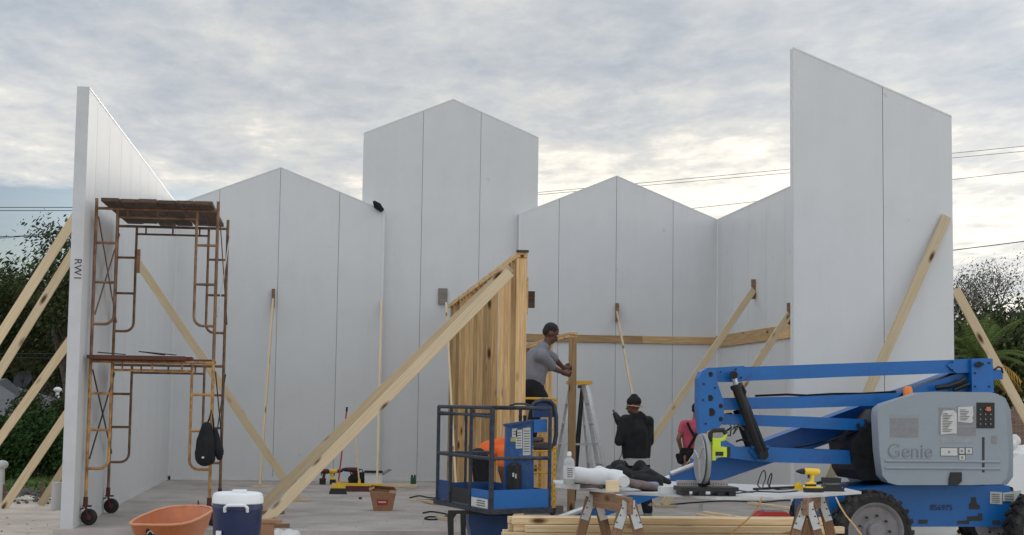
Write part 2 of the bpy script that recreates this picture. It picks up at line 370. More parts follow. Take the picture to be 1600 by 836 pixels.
def board(name, p0, p1, w, t, mt_=None, parent=None, face=(0, -1, 0), ext=0., bev=.002):
    """a plank whose own X axis is its length; face = the way its wide side (w) looks"""
    p0, p1 = V(p0), V(p1); x = (p1-p0).normalized(); p0 = p0-x*ext; p1 = p1+x*ext; ln = (p1-p0).length
    f = V(face); n_ = (f-x*f.dot(x)).normalized(); z = n_.cross(x)
    b = bmesh.new(); vs = []
    for sx in (-.5, .5):
        for sy in (-.5, .5):
            for sz in (-.5, .5): vs.append(b.verts.new((ln*sx, t*sy, w*sz)))
    for q in ((0, 1, 3, 2), (4, 6, 7, 5), (0, 4, 5, 1), (2, 3, 7, 6), (0, 2, 6, 4), (1, 5, 7, 3)): b.faces.new([vs[i] for i in q])
    if bev: bmesh.ops.bevel(b, geom=list(b.edges), offset=bev, segments=1, affect='EDGES')
    bmesh.ops.recalc_face_normals(b, faces=b.faces)
    me = bpy.data.meshes.new(name); b.to_mesh(me); b.free(); me.materials.append(mt_ or PINE)
    o = bpy.data.objects.new(name, me); COL.objects.link(o)
    M = Matrix((x, n_, z)).transposed().to_4x4(); M.translation = (p0+p1)/2; o.matrix_basis = M
    if parent:
        o.parent = parent; o.matrix_parent_inverse = wm(parent).inverted()
    return o
def dup(root, loc, rotz=None, label=None, group=None):
    r = root.copy(); COL.objects.link(r); r.location = loc
    if rotz is not None: r.rotation_euler.z = rotz
    if label: r['label'] = label
    if group: r['group'] = group
    def rec(src, dst):
        for ch in list(src.children):
            c = ch.copy(); COL.objects.link(c); c.parent = dst; rec(ch, c)
    rec(root, r); return r
def text(name, s, size, M, mt_, parent, ext=.002):
    cu = bpy.data.curves.new(name, 'FONT'); cu.body = s; cu.size = size; cu.extrude = ext; cu.align_x = 'CENTER'; cu.align_y = 'CENTER'
    t = bpy.data.objects.new('tmp', cu); COL.objects.link(t); bpy.context.view_layer.update()
    me = bpy.data.meshes.new_from_object(t.evaluated_get(bpy.context.evaluated_depsgraph_get())); bpy.data.objects.remove(t)
    me.name = name; me.materials.clear(); me.materials.append(mt_)
    o = bpy.data.objects.new(name, me); COL.objects.link(o); o.matrix_basis = M; adopt(o, parent); return o
def face_cam(p, rx=0.):      # upright lettering that faces -Y
    M = Matrix.Rotation(PI/2, 4, 'X'); M = Matrix.Rotation(rx, 4, 'Y') @ M; M.translation = p; return M
def blob(name, mb, mt_, parent, voxel=.012, smooth=4):
    """fuse overlapping volumes into one continuous skin"""
    me = bpy.data.meshes.new('t'); bmesh.ops.recalc_face_normals(mb.b, faces=mb.b.faces); mb.b.to_mesh(me); mb.b.free()
    o = bpy.data.objects.new('t', me); COL.objects.link(o)
    r = o.modifiers.new('r', 'REMESH'); r.mode = 'VOXEL'; r.voxel_size = voxel
    s_ = o.modifiers.new('s', 'SMOOTH'); s_.factor = .5; s_.iterations = smooth
    bpy.context.view_layer.update()
    m2 = bpy.data.meshes.new_from_object(o.evaluated_get(bpy.context.evaluated_depsgraph_get())); bpy.data.objects.remove(o)
    c = V((0, 0, 0)); n_ = len(m2.vertices)
    for v in m2.vertices: c += v.co
    c /= max(n_, 1)
    for v in m2.vertices: v.co -= c
    m2.name = name; m2.materials.clear(); m2.materials.append(mt_)
    m2.polygons.foreach_set('use_smooth', [True]*len(m2.polygons))
    q = bpy.data.objects.new(name, m2); COL.objects.link(q); q.location = c; adopt(q, parent); return q
# ================================================================== THE SETTING
SLAB = .11
XL, XR, YB, YF, EAVE = -3.057, 8.219, 31.85, 19.95, 5.557+.11
def sstep(a, b, x): t = max(0, min(1, (x-a)/(b-a))); return t*t*(3-2*t)
def gz(x, y):
    z = -1.4*sstep(38, 48, y)*sstep(-3, -9, x)
    if y > 40: z -= .6*sstep(40, 60, y)*(1-sstep(-3, -9, x))
    if y < 45:
        ins = (-3.9 < x < 9.0) and (y > 18.8)
        if not ins: z += .035*noise.noise(V((x*1.3, y*1.3, 0)))+.02*noise.noise(V((x*4, y*4, 3)))
    return z
def ground():
    mb = MB(); b = mb.b
    def axis(lo, hi, near_lo, near_hi, st):
        a = []; x = near_lo
        while x <= near_hi: a.append(x); x += st
        s_, x = st, near_hi
        while x < hi: s_ *= 1.35; x += s_; a.append(min(x, hi))
        s_, x = st, near_lo
        while x > lo: s_ *= 1.35; x -= s_; a.insert(0, max(x, lo))
        return a
    X = axis(-900, 900, -9, 12, .22); Y = axis(-300, 1500, 8, 50, .3)
    g = [[b.verts.new((x, y, gz(x, y))) for x in X] for y in Y]
    for j in range(len(Y)-1):
        for i in range(len(X)-1):
            f = b.faces.new([g[j][i], g[j][i+1], g[j+1][i+1], g[j+1][i]])
            cx, cy = (X[i]+X[i+1])/2, (Y[j]+Y[j+1])/2
            lim = 28.2+.5*noise.noise(V((cx*.7, 0, 0)))
            f.material_index = 1 if (cy > lim and cx < -3.6) or cy > 60 or cx < -30 else 0
    o = mb.build('ground', [SANDM, LAWNM], smooth=80, normals=False); tag(o, kind='structure')
ground()
mb = MB(); mb.prism([(XL-.22, YF-.1, -.2), (6.3, YF-.22, -.2), (8.5, YF-.22, -.2), (8.5, 32.4, -.2), (XL-.22, 32.4, -.2)], (0, 0, .2+SLAB))
tag(mb.build('concrete_slab', SLABM, bevel=.012, seg=1), kind='structure')

# ------------------------------------------------------------------ walls of insulated panels
def panel_wall(name, label, xs, top, Y0, thick=.15, along='X', sgn=1, base=SLAB, trim_left=False, trim_right=False, cap=True):
    """xs: joint positions along the wall; top: height at a position (piecewise, with its break points in brk)"""
    P = (lambda s, d, z: V((s, Y0+d, z))) if along == 'X' else (lambda s, d, z: V((Y0-d*sgn, s, z)))
    root = thing(name, P((xs[0]+xs[-1])/2, thick/2, base), label, 'wall', 'insulated panel walls')
    g = .0042; brk = top['brk']; T = lambda s: next(z0+(z1-z0)*(s-s0)/(s1-s0) for (s0, z0), (s1, z1) in zip(brk, brk[1:]) if s0-1e-6 <= s <= s1+1e-6)
    for a, c in zip(xs, xs[1:]):
        a_ = a+(g if a != xs[0] else 0); c_ = c-(g if c != xs[-1] else 0)
        mids = [s for s, z in brk if a_+.01 < s < c_-.01]
        pts = [P(a_, 0, base), P(c_, 0, base)]+[P(s, 0, T(s)) for s in [c_]+mids[::-1]+[a_]]
        mb = MB(); mb.prism(pts, P(0, thick, 0)-P(0, 0, 0)); mb.build('panel', PANEL, root, bevel=.003, seg=1)
    mb = MB()
    for s in xs[1:-1]:
        p0, p1 = P(s, .02, base+.02), P(s, .02, T(s)-.02)
        mb.beam(p0, p1, .02 if along == 'X' else .02, .012 if along == 'X' else .02, (0, 1, 0))
    if len(xs) > 2: mb.build('joint_seal', JOINT, root)
    if cap:
        mb = MB()
        for (s0, z0), (s1, z1) in zip(brk, brk[1:]):
            o_ = V((0, 0, .011)); d = thick/2
            mb.prism([P(s0, -.004, z0+.001), P(s1, -.004, z1+.001), P(s1, -.004, z1+.022), P(s0, -.004, z0+.022)], P(0, thick+.008, 0)-P(0, 0, 0))
        mb.build('cap_channel', TRIM, root)
    mb = MB(); a, c = P(xs[0], -.006, base+.002), P(xs[-1], -.006, base+.002)
    mb.prism([a, c, c+V((0, 0, .075)), a+V((0, 0, .075))], P(0, .004, 0)-P(0, 0, 0)); mb.build('base_channel', TRIM, root)
    for on, s in ((trim_left, xs[0]), (trim_right, xs[-1])):
        if on:
            mb = MB(); s2 = s+(.05 if on and s == xs[0] else -.05)
            mb.prism([P(s, -.006, base), P(s2, -.006, base), P(s2, -.006, T(s2)-.01), P(s, -.006, T(s)-.01)], P(0, .004, 0)-P(0, 0, 0)); mb.build('edge_trim', TRIM, root)
    return root
Pn = 1.2192
panel_wall('left_gable_wall', 'wide grey gable wall at the back, left of the tall tower wall', [XL, -.981-Pn, -.981, -.981+Pn, 1.176],
           {'brk': [(XL, EAVE), (-.981, 6.49), (1.176, EAVE-.01)]}, YB, trim_left=True, trim_right=True)
panel_wall('right_gable_wall', 'wide grey gable wall at the back, right of the tall tower wall', [3.974, 6.043-Pn, 6.043, 6.043+Pn, XR],
           {'brk': [(3.974, EAVE-.01), (6.043, 6.538), (XR, EAVE)]}, YB, trim_left=True)
TY = YB+.16
tl, tp, tr = at(568.5, 209, TY), at(708, 156, TY), at(841.5, 216, TY)
panel_wall('tower_wall', 'tallest pointed tower wall at the back between the two lower gables', [tl.x, at(662, 178, TY).x, at(752, 176, TY).x, tr.x],
           {'brk': [(tl.x, tl.z), (tp.x, tp.z), (tr.x, tr.z)]}, TY)
panel_wall('side_wall', 'left side wall running away from us, its near end marked in black letters', [YF]+[YF+.8+Pn*k for k in range(10)]+[YB],
           {'brk': [(YF, EAVE), (YB, EAVE)]}, XL, along='Y')
panel_wall('side_wall', 'right side wall seen behind the boom lift with a timber ledger across it', [20.0]+[19.65+Pn*k for k in range(1, 11)],
           {'brk': [(20.0, EAVE), (19.65+Pn*10, EAVE)]}, XR, along='Y', sgn=-1)
YW = 19.501; xw = at(1240, 300, YW).x
panel_wall('front_wall', 'tall grey wall with one slanting top edge, nearest on the right behind the lift', [xw, xw+Pn, XR+.01],
           {'brk': [(xw, at(1239.5, 76, YW).z), (XR+.01, at(1486, 183, YW).z)]}, YW)
# near end of the left side wall: end channel and handwriting
lw = [o for o in bpy.data.objects if o.name == 'side_wall'][0]
mb = MB(); mb.prism([(XL-.152, YF-.008, SLAB), (XL+.003, YF-.008, SLAB), (XL+.003, YF-.008, EAVE+.02), (XL-.152, YF-.008, EAVE+.02)], (0, .007, 0))
mb.build('end_channel', EDGE, lw)
p = at(121, 421, YF-.012); p.y = YF-.012
text('hand_lettering', 'RW1', .13, face_cam(p, PI/2), INK, lw, .001)
# torn membrane on the left gable beside the tower
mb = MB(); mb.tube([at(584, 316, 31.7), at(590, 321, 31.78), at(597, 328, 31.76)], [.03, .07, .04], 7); mb.lump(.05, 9)
tag(mb.build('membrane_flap', BLKC, smooth=True), 'scrap of black membrane poking out where left gable meets tower wall', 'membrane')

# ------------------------------------------------------------------ vegetation
def leaves(mb, pts, n, size, spread, rnd, flat=.6):
    b = mb.b
    for i in range(n):
        c = rnd.choice(pts); p = V((rnd.gauss(0, spread), rnd.gauss(0, spread), rnd.gauss(0, spread*flat)))+c
        a = V((rnd.uniform(-1, 1), rnd.uniform(-1, 1), rnd.uniform(-1, 1))).normalized(); u = a.orthogonal().normalized()*size*rnd.uniform(.5, 1.3); w = a.cross(u)*rnd.uniform(.4, .9)
        mb._f([b.verts.new(p-u), b.verts.new(p+w*.6), b.verts.new(p+u), b.verts.new(p-w*.6)])
def tree(name, loc, h, spread, seed, lm, nl, label, bark=BARK, leaf=.1, group='trees beyond the site', cat='tree', dense=.45, low=.25):
    rnd = random.Random(seed); root = thing(name, loc, label, cat, group); loc = V(loc)
    tips = []; tr_ = MB(); cr = MB()
    def grow(mb, p, d, ln, r, lev):
        pts = [p]; q = p.copy(); dd = d.copy()
        for k in range(4):
            dd = (dd+V((rnd.gauss(0, .16), rnd.gauss(0, .16), rnd.gauss(.05, .08)))).normalized(); q = q+dd*ln/4; pts.append(q.copy())
        mb.tube(pts, [r*(1-.13*k) for k in range(5)], 6 if lev < 2 else 4)
        if lev >= 2: tips.extend(pts[2:])
        if lev < 4:
            for k in range(rnd.choice((3, 4)) if lev < 3 else 3):
                a = rnd.uniform(0, 2*PI); t = V((math.cos(a)*spread/h*1.8, math.sin(a)*spread/h*1.8, rnd.uniform(.25, 1.0))).normalized()
                grow(cr_br, pts[rnd.choice((2, 3, 4))], (dd*.55+t*.8).normalized(), ln*rnd.uniform(.55, .75), r*.5, lev+1)
    cr_br = MB()
    grow(tr_, loc+V((0, 0, -.3)), V((0, 0, 1)), h*.42, h*.028, 0)
    tr_.build('trunk', bark, root, smooth=60); cr_br.build('branches', bark, root, smooth=60)
    if nl:
        leaves(cr, tips, nl, leaf, dense, rnd); cr.build('crown', lm, root)
    return root
for i, (px, Y, topy, spr, sd, lm, nl, lb) in enumerate([
        (22, 62, 352, 3.2, 3, LEAFB, 9000, 'thin tree with bare brown twigs, farthest left beyond the site'),
        (72, 66, 385, 3.0, 14, LEAFB, 8500, 'lower sparse tree between two taller ones left of the side wall'),
        (104, 58, 352, 2.6, 9, LEAFD, 10000, 'dark tree just left of the side wall, behind the timber braces'),
        (-40, 60, 370, 3.5, 21, LEAFD, 11000, 'dark tree at the very left margin beyond the house'),
        (45, 74, 455, 4.5, 31, LEAFD, 15000, 'wide dark evergreen low behind the thin trees on the left'),
        (95, 72, 425, 4.0, 77, LEAFD, 12000, 'low dark evergreen mass beside the side wall, behind the thin trees'),
        (5, 70, 430, 4.0, 78, LEAFD, 12000, 'low dark evergreen at the left edge behind the shingled roof'),
        (1515, 70, 402, 4.0, 5, LEAFG, 8000, 'grey twiggy tree just right of the slanting front wall'),
        (1558, 66, 392, 4.2, 17, LEAFG, 8000, 'tallest bare grey tree right of the front wall'),
        (1620, 68, 400, 4.2, 23, LEAFG, 8000, 'bare grey tree at the right margin above the palm'),
        (1530, 58, 465, 3.6, 41, LEAFD, 14000, 'dense dark evergreen below the bare trees behind the palm'),
        (1590, 60, 460, 4.0, 43, LEAFD, 14000, 'dense dark evergreen behind the wooden fence on the right')]):
    q = at(px, 600, Y); g_ = gz(q.x, Y); top = at(px, topy, Y).z
    tree('tree', (q.x, Y, g_), (top-g_)*1.0, spr, sd, lm, nl, lb, BARKG if lm == LEAFG else BARK, leaf=.14 if 'evergreen' in lb else .06 if lm == LEAFG else .095, dense=.8 if 'evergreen' in lb else .45)
def shrub(loc, rx, ry, h, seed, n, label, lm=LEAFH, leaf=.055):
    rnd = random.Random(seed); root = thing('shrub', loc, label, 'shrub', 'shrubs along the lawn'); mb = MB(); loc = V(loc)
    pts = []
    for k in range(26):
        a = rnd.uniform(0, 2*PI); e = rnd.uniform(0, 1); r = rnd.uniform(.5, .92)
        pts.append(loc+V((rx*r*math.cos(a)*math.sqrt(1-e*e*.7), ry*r*math.sin(a)*math.sqrt(1-e*e*.7), h*(.12+.8*e))))
    leaves(mb, pts, n, leaf, .17, rnd, .8); mb.build('foliage', lm, root)
    st = MB()
    for k in range(9):
        q = pts[k]; st.tube([loc+V((rnd.uniform(-.2, .2), rnd.uniform(-.2, .2), -.1)), (loc+q)/2+V((0, 0, .1)), q], [.03, .02, .01], 5)
    st.build('stems', BARK, root)
for px, py, Y, ty, rx, sd, n, lb, lm in [(8, 745, 34, 655, .9, 1, 8000, 'clipped green hedge shrub at the left edge', LEAFH), (52, 742, 34.5, 652, .85, 2, 8000, 'bright green hedge shrub behind the third timber brace', LEAFH),
        (88, 738, 35.5, 675, .7, 3, 6000, 'smaller green shrub beside the side wall', LEAFH), (62, 700, 41, 606, 1.1, 4, 9000, 'tall dark shrub in front of the shingled roof', LEAFD), (98, 700, 42, 622, 1.0, 5, 8000, 'dark shrub just left of the side wall', LEAFD),
        (-45, 745, 34, 650, 1.0, 6, 7000, 'green hedge shrub beyond the left edge', LEAFH)]:
    q = at(px, py, Y); g_ = gz(q.x, Y); shrub((q.x, Y, g_), rx, .9, at(px, ty, Y).z-g_, sd, n, lb, lm)
# lawn blades and rubble
rnd = random.Random(5); mb = MB()
for k in range(9000):
    x = rnd.uniform(-9.5, -3.7); y = rnd.uniform(28.2, 37)**1.0; z = gz(x, y)-.01; a = rnd.uniform(0, PI); h = rnd.uniform(.03, .09); w = V((math.cos(a)*.02, math.sin(a)*.02, 0)); l = V((rnd.gauss(0, .03), rnd.gauss(0, .03), h)); p = V((x, y, z))
    mb._f([mb.b.verts.new(p-w), mb.b.verts.new(p+w), mb.b.verts.new(p+l)])
tag(mb.build('grass', LAWNM), 'short green lawn beyond the sand on the left', 'grass', kind='stuff')
mb = MB()
for k in range(500):
    r = abs(rnd.gauss(0, .4)); a = rnd.uniform(0, 2*PI); c = gp(40, 782); p = V((c.x+math.cos(a)*r*1.5, c.y+math.sin(a)*r, .02+max(0, .16-.25*r))); s_ = rnd.uniform(.012, .04)
    mb.ell(p, (s_, s_*.8, s_*.7), seg=6, ring=4)
tag(mb.build('gravel', mat('gravel_grey', (.13, .125, .12), .9, var=.3, vscale=9)), 'low heap of grey gravel where sand meets lawn', 'gravel', kind='stuff')
mb = MB()
for k in range(700):
    x = rnd.uniform(-8, 9); y = rnd.uniform(15.5, 27 if x < -3.6 else 19.5); s_ = rnd.uniform(.006, .024)
    mb.ell((x, y, gz(x, y)+.004), (s_, s_, s_*.6), seg=5, ring=3)
tag(mb.build('pebbles', mat('pebble', (.36, .32, .28), .9, var=.35, vscale=9)), 'scattered pebbles and crumbs on the sand', 'pebbles', kind='stuff')
# palm
def palm():
    c = at(1532, 640, 40); c.z = gz(c.x, 40); root = thing('palm_tree', c, 'feathery palm with yellow lower fronds behind the right timber brace', 'palm'); top = at(1532, 560, 40).z; rnd = random.Random(4)
    mb = MB(); mb.tube([c+V((0, 0, -.3)), V((c.x+.05, c.y, (c.z+top)/2)), V((c.x, c.y, top))], [.2, .17, .2], 10); mb.build('trunk', BARK, root, smooth=True)
    for k in range(30):
        a = 2*PI*k/30*2.4+rnd.uniform(-.2, .2); el = rnd.uniform(-.35, 1.25); L_ = rnd.uniform(1.3, 1.75); mb = MB(); b = mb.b; p = V((c.x, c.y, top)); d = V((math.cos(a)*math.cos(el), math.sin(a)*math.cos(el), math.sin(el))); pts = [p.copy()]
        for j in range(12):
            d = (d+V((0, 0, -.085))).normalized(); p = p+d*L_/12; pts.append(p.copy())
        mb.tube(pts, [.02-.0013*j for j in range(13)], 4)
        for j in range(1, 13):
            for s_ in (-1, 1):
                for h in (0, .5):
                    q = pts[j-1].lerp(pts[j], h); t = (pts[j]-pts[j-1]).normalized(); sd_ = t.cross(V((0, 0, 1))).normalized()*s_; ll = .36*math.sin(PI*(j+1)/14)+.08
                    e = q+sd_*ll*.85+t*ll*.55+V((0, 0, -.10)); w = t*.017; mb._f([b.verts.new(q-w), b.verts.new(q+w), b.verts.new(e)])
        mb.build('frond', PALMY if (el < .1 and math.cos(a) > -.1) else PALM, root)
palm()

# ------------------------------------------------------------------ neighbouring houses, fence, dish
def left_house():
    xl, xr = at(-160, 600, 50).x, at(104, 600, 50).x; g_ = -1.4; ev = at(0, 652, 48).z; rz = at(30, 592, 54).z
    root = thing('house', ((xl+xr)/2, 53, g_), 'low house with grey shingle roof behind the hedge on the left', 'house')
    mb = MB(); mb.prism([(xl+.4, 48.5, g_), (xr-.4, 48.5, g_), (xr-.4, 59, g_), (xl+.4, 59, g_)], (0, 0, ev-g_+.1)); mb.build('wall', HWALL, root)
    mb = MB(); b = mb.b; v = [b.verts.new(p) for p in ((xl, 48, ev), (xr, 48, ev), (xr, 60, ev), (xl, 60, ev), (xl+2.5, 54, rz), (xr-3.2, 54, rz))]
    for f in ((0, 1, 5, 4), (2, 3, 4, 5), (1, 2, 5), (3, 0, 4), (3, 2, 1, 0)): mb._f([v[i] for i in f])
    mb.build('roof', SHING, root)
    mb = MB(); mb.beam((xl, 47.97, ev-.09), (xr, 47.97, ev-.09), .04, .16); mb.build('fascia', TRIM, root)
    for s in (.35, .75):
        x = xl+(xr-xl)*s; mb = MB(); mb.box((x, 48.47, (g_+ev)/2+.15), (1.1, .06, .9)); f = mb.build('window', TRIM, root)
        mb = MB(); mb.box((x, 48.43, (g_+ev)/2+.15), (.96, .03, .76)); mb.build('pane', GLASS, f)
    c = at(35, 593, 49.5); d = thing('satellite_dish', V((c.x, c.y, c.z-.45)), 'dark round satellite dish standing on the shingled roof', 'satellite dish')
    mb = MB(); mb.lathe(c, [(.02, -.09), (.16, -.06), (.30, .01), (.31, .015), (.30, .02), (.15, -.04), (.02, -.07)], (.4, -1, .35), seg=20, sy=.75); mb.build('dish', DARKT, d, smooth=True)
    mb = MB(); mb.tube([c, c+V((0, .1, -.2)), c+V((.05, .2, -.62))], .022, 6); mb.build('mast', DARKT, d)
    mb = MB(); mb.tube([c+V((0, -.05, -.25)), c+V((.12, -.35, .05))], .012, 5); mb.build('feed_arm', DARKT, d)
    c = at(90, 609, 51.5); mb = MB(); mb.cyl(V((c.x, c.y, c.z-.4)), c, .06); mb.ell(c, (.13, .13, .09)); tag(mb.build('roof_vent', TRIM, smooth=True), 'white domed vent on the shingled roof beside the side wall', 'vent')
left_house()
def right_house():
    g_ = -.6; p0 = at(1548, 604, 66); p1 = at(1640, 638, 66)
    root = thing('house', ((p0.x+p1.x)/2+3, 70, g_), 'pale house with white sloping eaves behind the fence on the right', 'house')
    mb = MB(); mb.prism([(p0.x-2, 67, g_), (p0.x+9, 67, g_), (p0.x+9, 67, 1.4), (p0.x+2, 67, 1.9), (p0.x-2, 67, 2.2)], (0, 8, 0)); mb.build('wall', HWALL, root)
    mb = MB(); mb.beam((p0.x-3, 69.5, p0.z+.9), (p1.x+3, 69.5, p1.z-.85), 7.5, .18, (0, 0, 1)); mb.build('roof', SHING, root)
    mb = MB(); mb.beam((p0.x-3, 65.7, p0.z+.85), (p1.x+3, 65.7, p1.z-.9), .06, .24, (0, 0, 1)); mb.build('fascia', TRIM, root)
    mb = MB(); c = at(1575, 632, 66.8); mb.box(c, (.7, .3, .5)); f = mb.build('window', TRIM, root); mb = MB(); mb.box(c+V((0, -.16, 0)), (.56, .03, .38)); mb.build('pane', GLASS, f)
    tz = 1.78
    root = thing('wooden_fence', (at(1590, 660, 55).x, 55, -.4), 'brown board fence beyond the white pickup on the right', 'fence')
    x = at(1500, 660, 55).x; x1 = x+9; k = 0
    mb = MB(); rn = random.Random(2)
    while x < x1:
        mb.box((x, 55+rn.uniform(-.008, .008), (tz-.5)/2+rn.uniform(-.02, .02)), (.135, .02, tz+.5)); x += .145
    mb.build('boards', FENCE, root)
    for z in (.3, 1.5): board('rail', (x1-9, 55.04, z), (x1, 55.04, z), .09, .04, FENCE, root)
    for k in range(4): board('post', (x1-8.5+2.6*k, 55.1, -.5), (x1-8.5+2.6*k, 55.1, tz), .09, .09, FENCE, root)
right_house()

# ------------------------------------------------------------------ power lines
def wire(pa, pb, Y, label, r=.010, sag=.25):
    a, b_ = at(*pa, Y), at(*pb, Y); d = (b_-a); pts = []
    a2, b2 = a-d.normalized()*22, b_+d.normalized()*22
    for k in range(25):
        t = k/24; q = a2.lerp(b2, t); q.z -= sag*(4*t*(1-t)-.97); pts.append(q)
    mb = MB(); mb.tube(pts, r, 5); tag(mb.build('power_line', DARKT), label, 'power line', 'overhead power lines')
wire((845, 301), (1600, 229), 60, 'upper of the close pair of wires crossing behind the right gable and front wall')
wire((845, 304.5), (1600, 237), 61, 'lower of the close pair of wires crossing behind the right gable and front wall')
wire((1090, 325), (1600, 268), 58, 'single thin wire below the pair, crossing the valley beside the front wall')
wire((1480, 392), (1600, 377), 50, 'thick wire running just above the bare trees on the right', .016, .1)
wire((1480, 482), (1600, 472), 42, 'upper black wire crossing in front of the trees on the right', .014, .1)
wire((1480, 498), (1600, 489), 42.5, 'lower black wire crossing in front of the trees on the right', .014, .1)
wire((-40, 324), (110, 324), 60, 'upper wire in the blue gap left of the side wall', .014, .05)
wire((-40, 329), (110, 329), 60.5, 'second wire in the blue gap left of the side wall', .014, .05)
wire((-40, 369), (110, 370), 57, 'thin wire level with the treetops left of the side wall', .011, .05)
wire((-40, 553), (110, 553), 45, 'upper wire crossing the dark trees above the shingled roof', .016, .05)
wire((-40, 559), (110, 560), 45.5, 'lower wire crossing the dark trees above the shingled roof', .016, .05)
# ================================================================== TIMBER
BG = 'timber braces propping the walls'
def brace(p0, p1, label, w=.13, t=.038, face=(0, -1, 0), blk=None, foot=None, ext=0., group=BG):
    """p0 top, p1 foot"""
    p0, p1 = V(p0), V(p1)
    root = thing('timber_brace', V((p1.x, p1.y, p1.z)), label, 'brace', group)
    board('plank', p0, p1, w, t, PINE, root, face, ext)
    if blk: c, d = blk; mb = MB(); mb.box(c, d); mb.build('block', LEGW, root, bevel=.003, seg=1)
    if foot: c, d = foot; mb = MB(); mb.box(c, d); mb.build('foot_block', PINE, root, bevel=.003, seg=1)
    return root
# outside, left: from the outer face of the side wall down to stakes
XO = XL-.15
def outer(px0, py0, px1, py1, Y, label, w=.125):
    a, c = at(px0, py0, Y), at(px1, py1, Y); d = c-a; top = a+d*((XO-.01-a.x)/d.x); gzv = 0.0; ft = a+d*((gzv-a.z)/d.z)
    brace(top, ft, label, w)
    mb = MB(); mb.box(ft+V((0, .05, .12)), (.05, .04, .5)); tag(mb.build('stake', OLDW), 'short wooden stake in the sand at the foot of the '+label.split(',')[0], 'stake', 'stakes holding the outer braces')
outer(112, 348, 0, 525, 21.0, 'uppermost outer brace, left of the side wall')
outer(110, 402, 0, 580, 22.6, 'second highest outer brace, left of the side wall')
outer(105, 538, 0, 685, 23.4, 'third outer brace, crossing the hedge')
outer(101, 652, 8, 790, 25.0, 'lowest long outer brace, crossing the lawn', .13)
outer(96, 738, 66, 785, 25.8, 'shortest outer brace, low beside the white pipe', .12)
mb = MB(); c = gp(88, 796); mb.tube([c+V((0, 0, -.1)), c+V((0, 0, .42))], .085, 16); tag(mb.build('pipe_stub', PVC, smooth=True), 'white pipe stub standing in the sand beside the side wall', 'pipe')
root_p = thing('white_post', gp(1, 786), 'white post with rounded cap at the left edge of the photo', 'post')
c = gp(1, 786); mb = MB(); mb.tube([c+V((0, 0, -.1)), c+V((0, 0, .58))], .045, 12); mb.build('pole', PVC, root_p, smooth=True)
mb = MB(); mb.ell(c+V((0, 0, .62)), (.10, .10, .075)); mb.build('cap', PVC, root_p, smooth=True)
# inside
def inner(top, foot, label, w=.125, face=(0, -1, 0), block=True, fb=True, t=.038):
    top, foot = V(top), V(foot)
    brace(top, foot+V((0, 0, .03)), label, w, t, face, (top+V((0, 0, 0)), (.10 if abs(face[1]) > .5 else .06, .05 if abs(face[1]) > .5 else .12, .38)) if block else None, (foot+V((.04, 0, .021)), (.34, .12, .04)) if fb else None)
a = axx(214, 408, XL+.03); f_ = gp(466, 784, SLAB); inner(a, f_, 'brace from the left side wall down to the floor, seen through the scaffold', face=(.1, -1, .0))
a = at(427, 466, YB-.04); f_ = gp(406, 762, SLAB); inner(a, f_, 'slim upright brace leaning on the left gable wall', .089, face=(-1, .1, 0))
a = at(596, 470, YB-.05); f_ = gp(589, 763, SLAB); inner(a, f_, 'pale upright brace at the joint of left gable and tower wall', .089, face=(-1, .1, 0), block=False)
a = at(697, 474, TY-.06); f_ = gp(713, 778, SLAB); inner(a, f_, 'slim brace in front of the stud wall, its top on a grey plate', .06, face=(-1, .1, 0), block=False)
c = at(692, 463, TY-.03); mb = MB(); mb.box(c, (.19, .04, .33)); tag(mb.build('grey_plate', GREYW, bevel=.006), 'grey weathered plate fixed to the tower wall above the stud wall', 'plate')
a = at(964, 488, YB-.04); f_ = at(1003, 700, 26.5); d = f_-a; f_ = a+d*((SLAB-a.z)/d.z); inner(a, f_, 'brace on the right gable wall running down behind the man in the black hoodie', .089, face=(-1, .3, 0))
a = axx(1178, 452, XR-.03); f_ = gp(951, 790, SLAB); inner(a, f_, 'longer of the two braces from the right side wall, left one', face=(0, -1, 0))
a = axx(1234, 490, XR-.03); f_ = gp(1037, 793, SLAB); inner(a, f_, 'shorter of the two braces from the right side wall, beside the front wall', face=(0, -1, 0))
a = at(1479, 338, YW-.03); f_ = at(1250, 824, YW-.6); f_.z = .02; inner(a, f_, 'brace slanting across the face of the front wall behind the lift', block=False, fb=False, face=(0, -1, 0))
a = at(1493, 452, 20.3); f_ = at(1603, 655, 20.3); d = f_-a; f_ = a+d*((0-a.z)/d.z); inner(a, f_, 'outer brace right of the front wall, above the lift cover', block=False, fb=False)
# ledgers: 2x6 nailed to the walls
z = at(970, 530, YB-.02).z
led = thing('ledger', (6, YB-.04, z), 'horizontal timber ledger along the right gable wall', 'ledger', 'wall ledgers')
board('plank', (3.98, YB-.022, z), (6.6, YB-.022, z), .15, .038, STUD, led); board('plank', (6.61, YB-.022, z), (XR-.01, YB-.022, z), .15, .038, STUD, led)
led = thing('ledger', (XR-.04, 26, z), 'horizontal timber ledger along the right side wall', 'ledger', 'wall ledgers')
board('plank', (XR-.022, YB-.06, z-.02), (XR-.022, 27.6, z-.02), .24, .038, STUD, led, face=(-1, 0, 0)); board('plank', (XR-.022, 27.59, z-.02), (XR-.022, 22.5, z-.02), .24, .038, STUD, led, face=(-1, 0, 0))
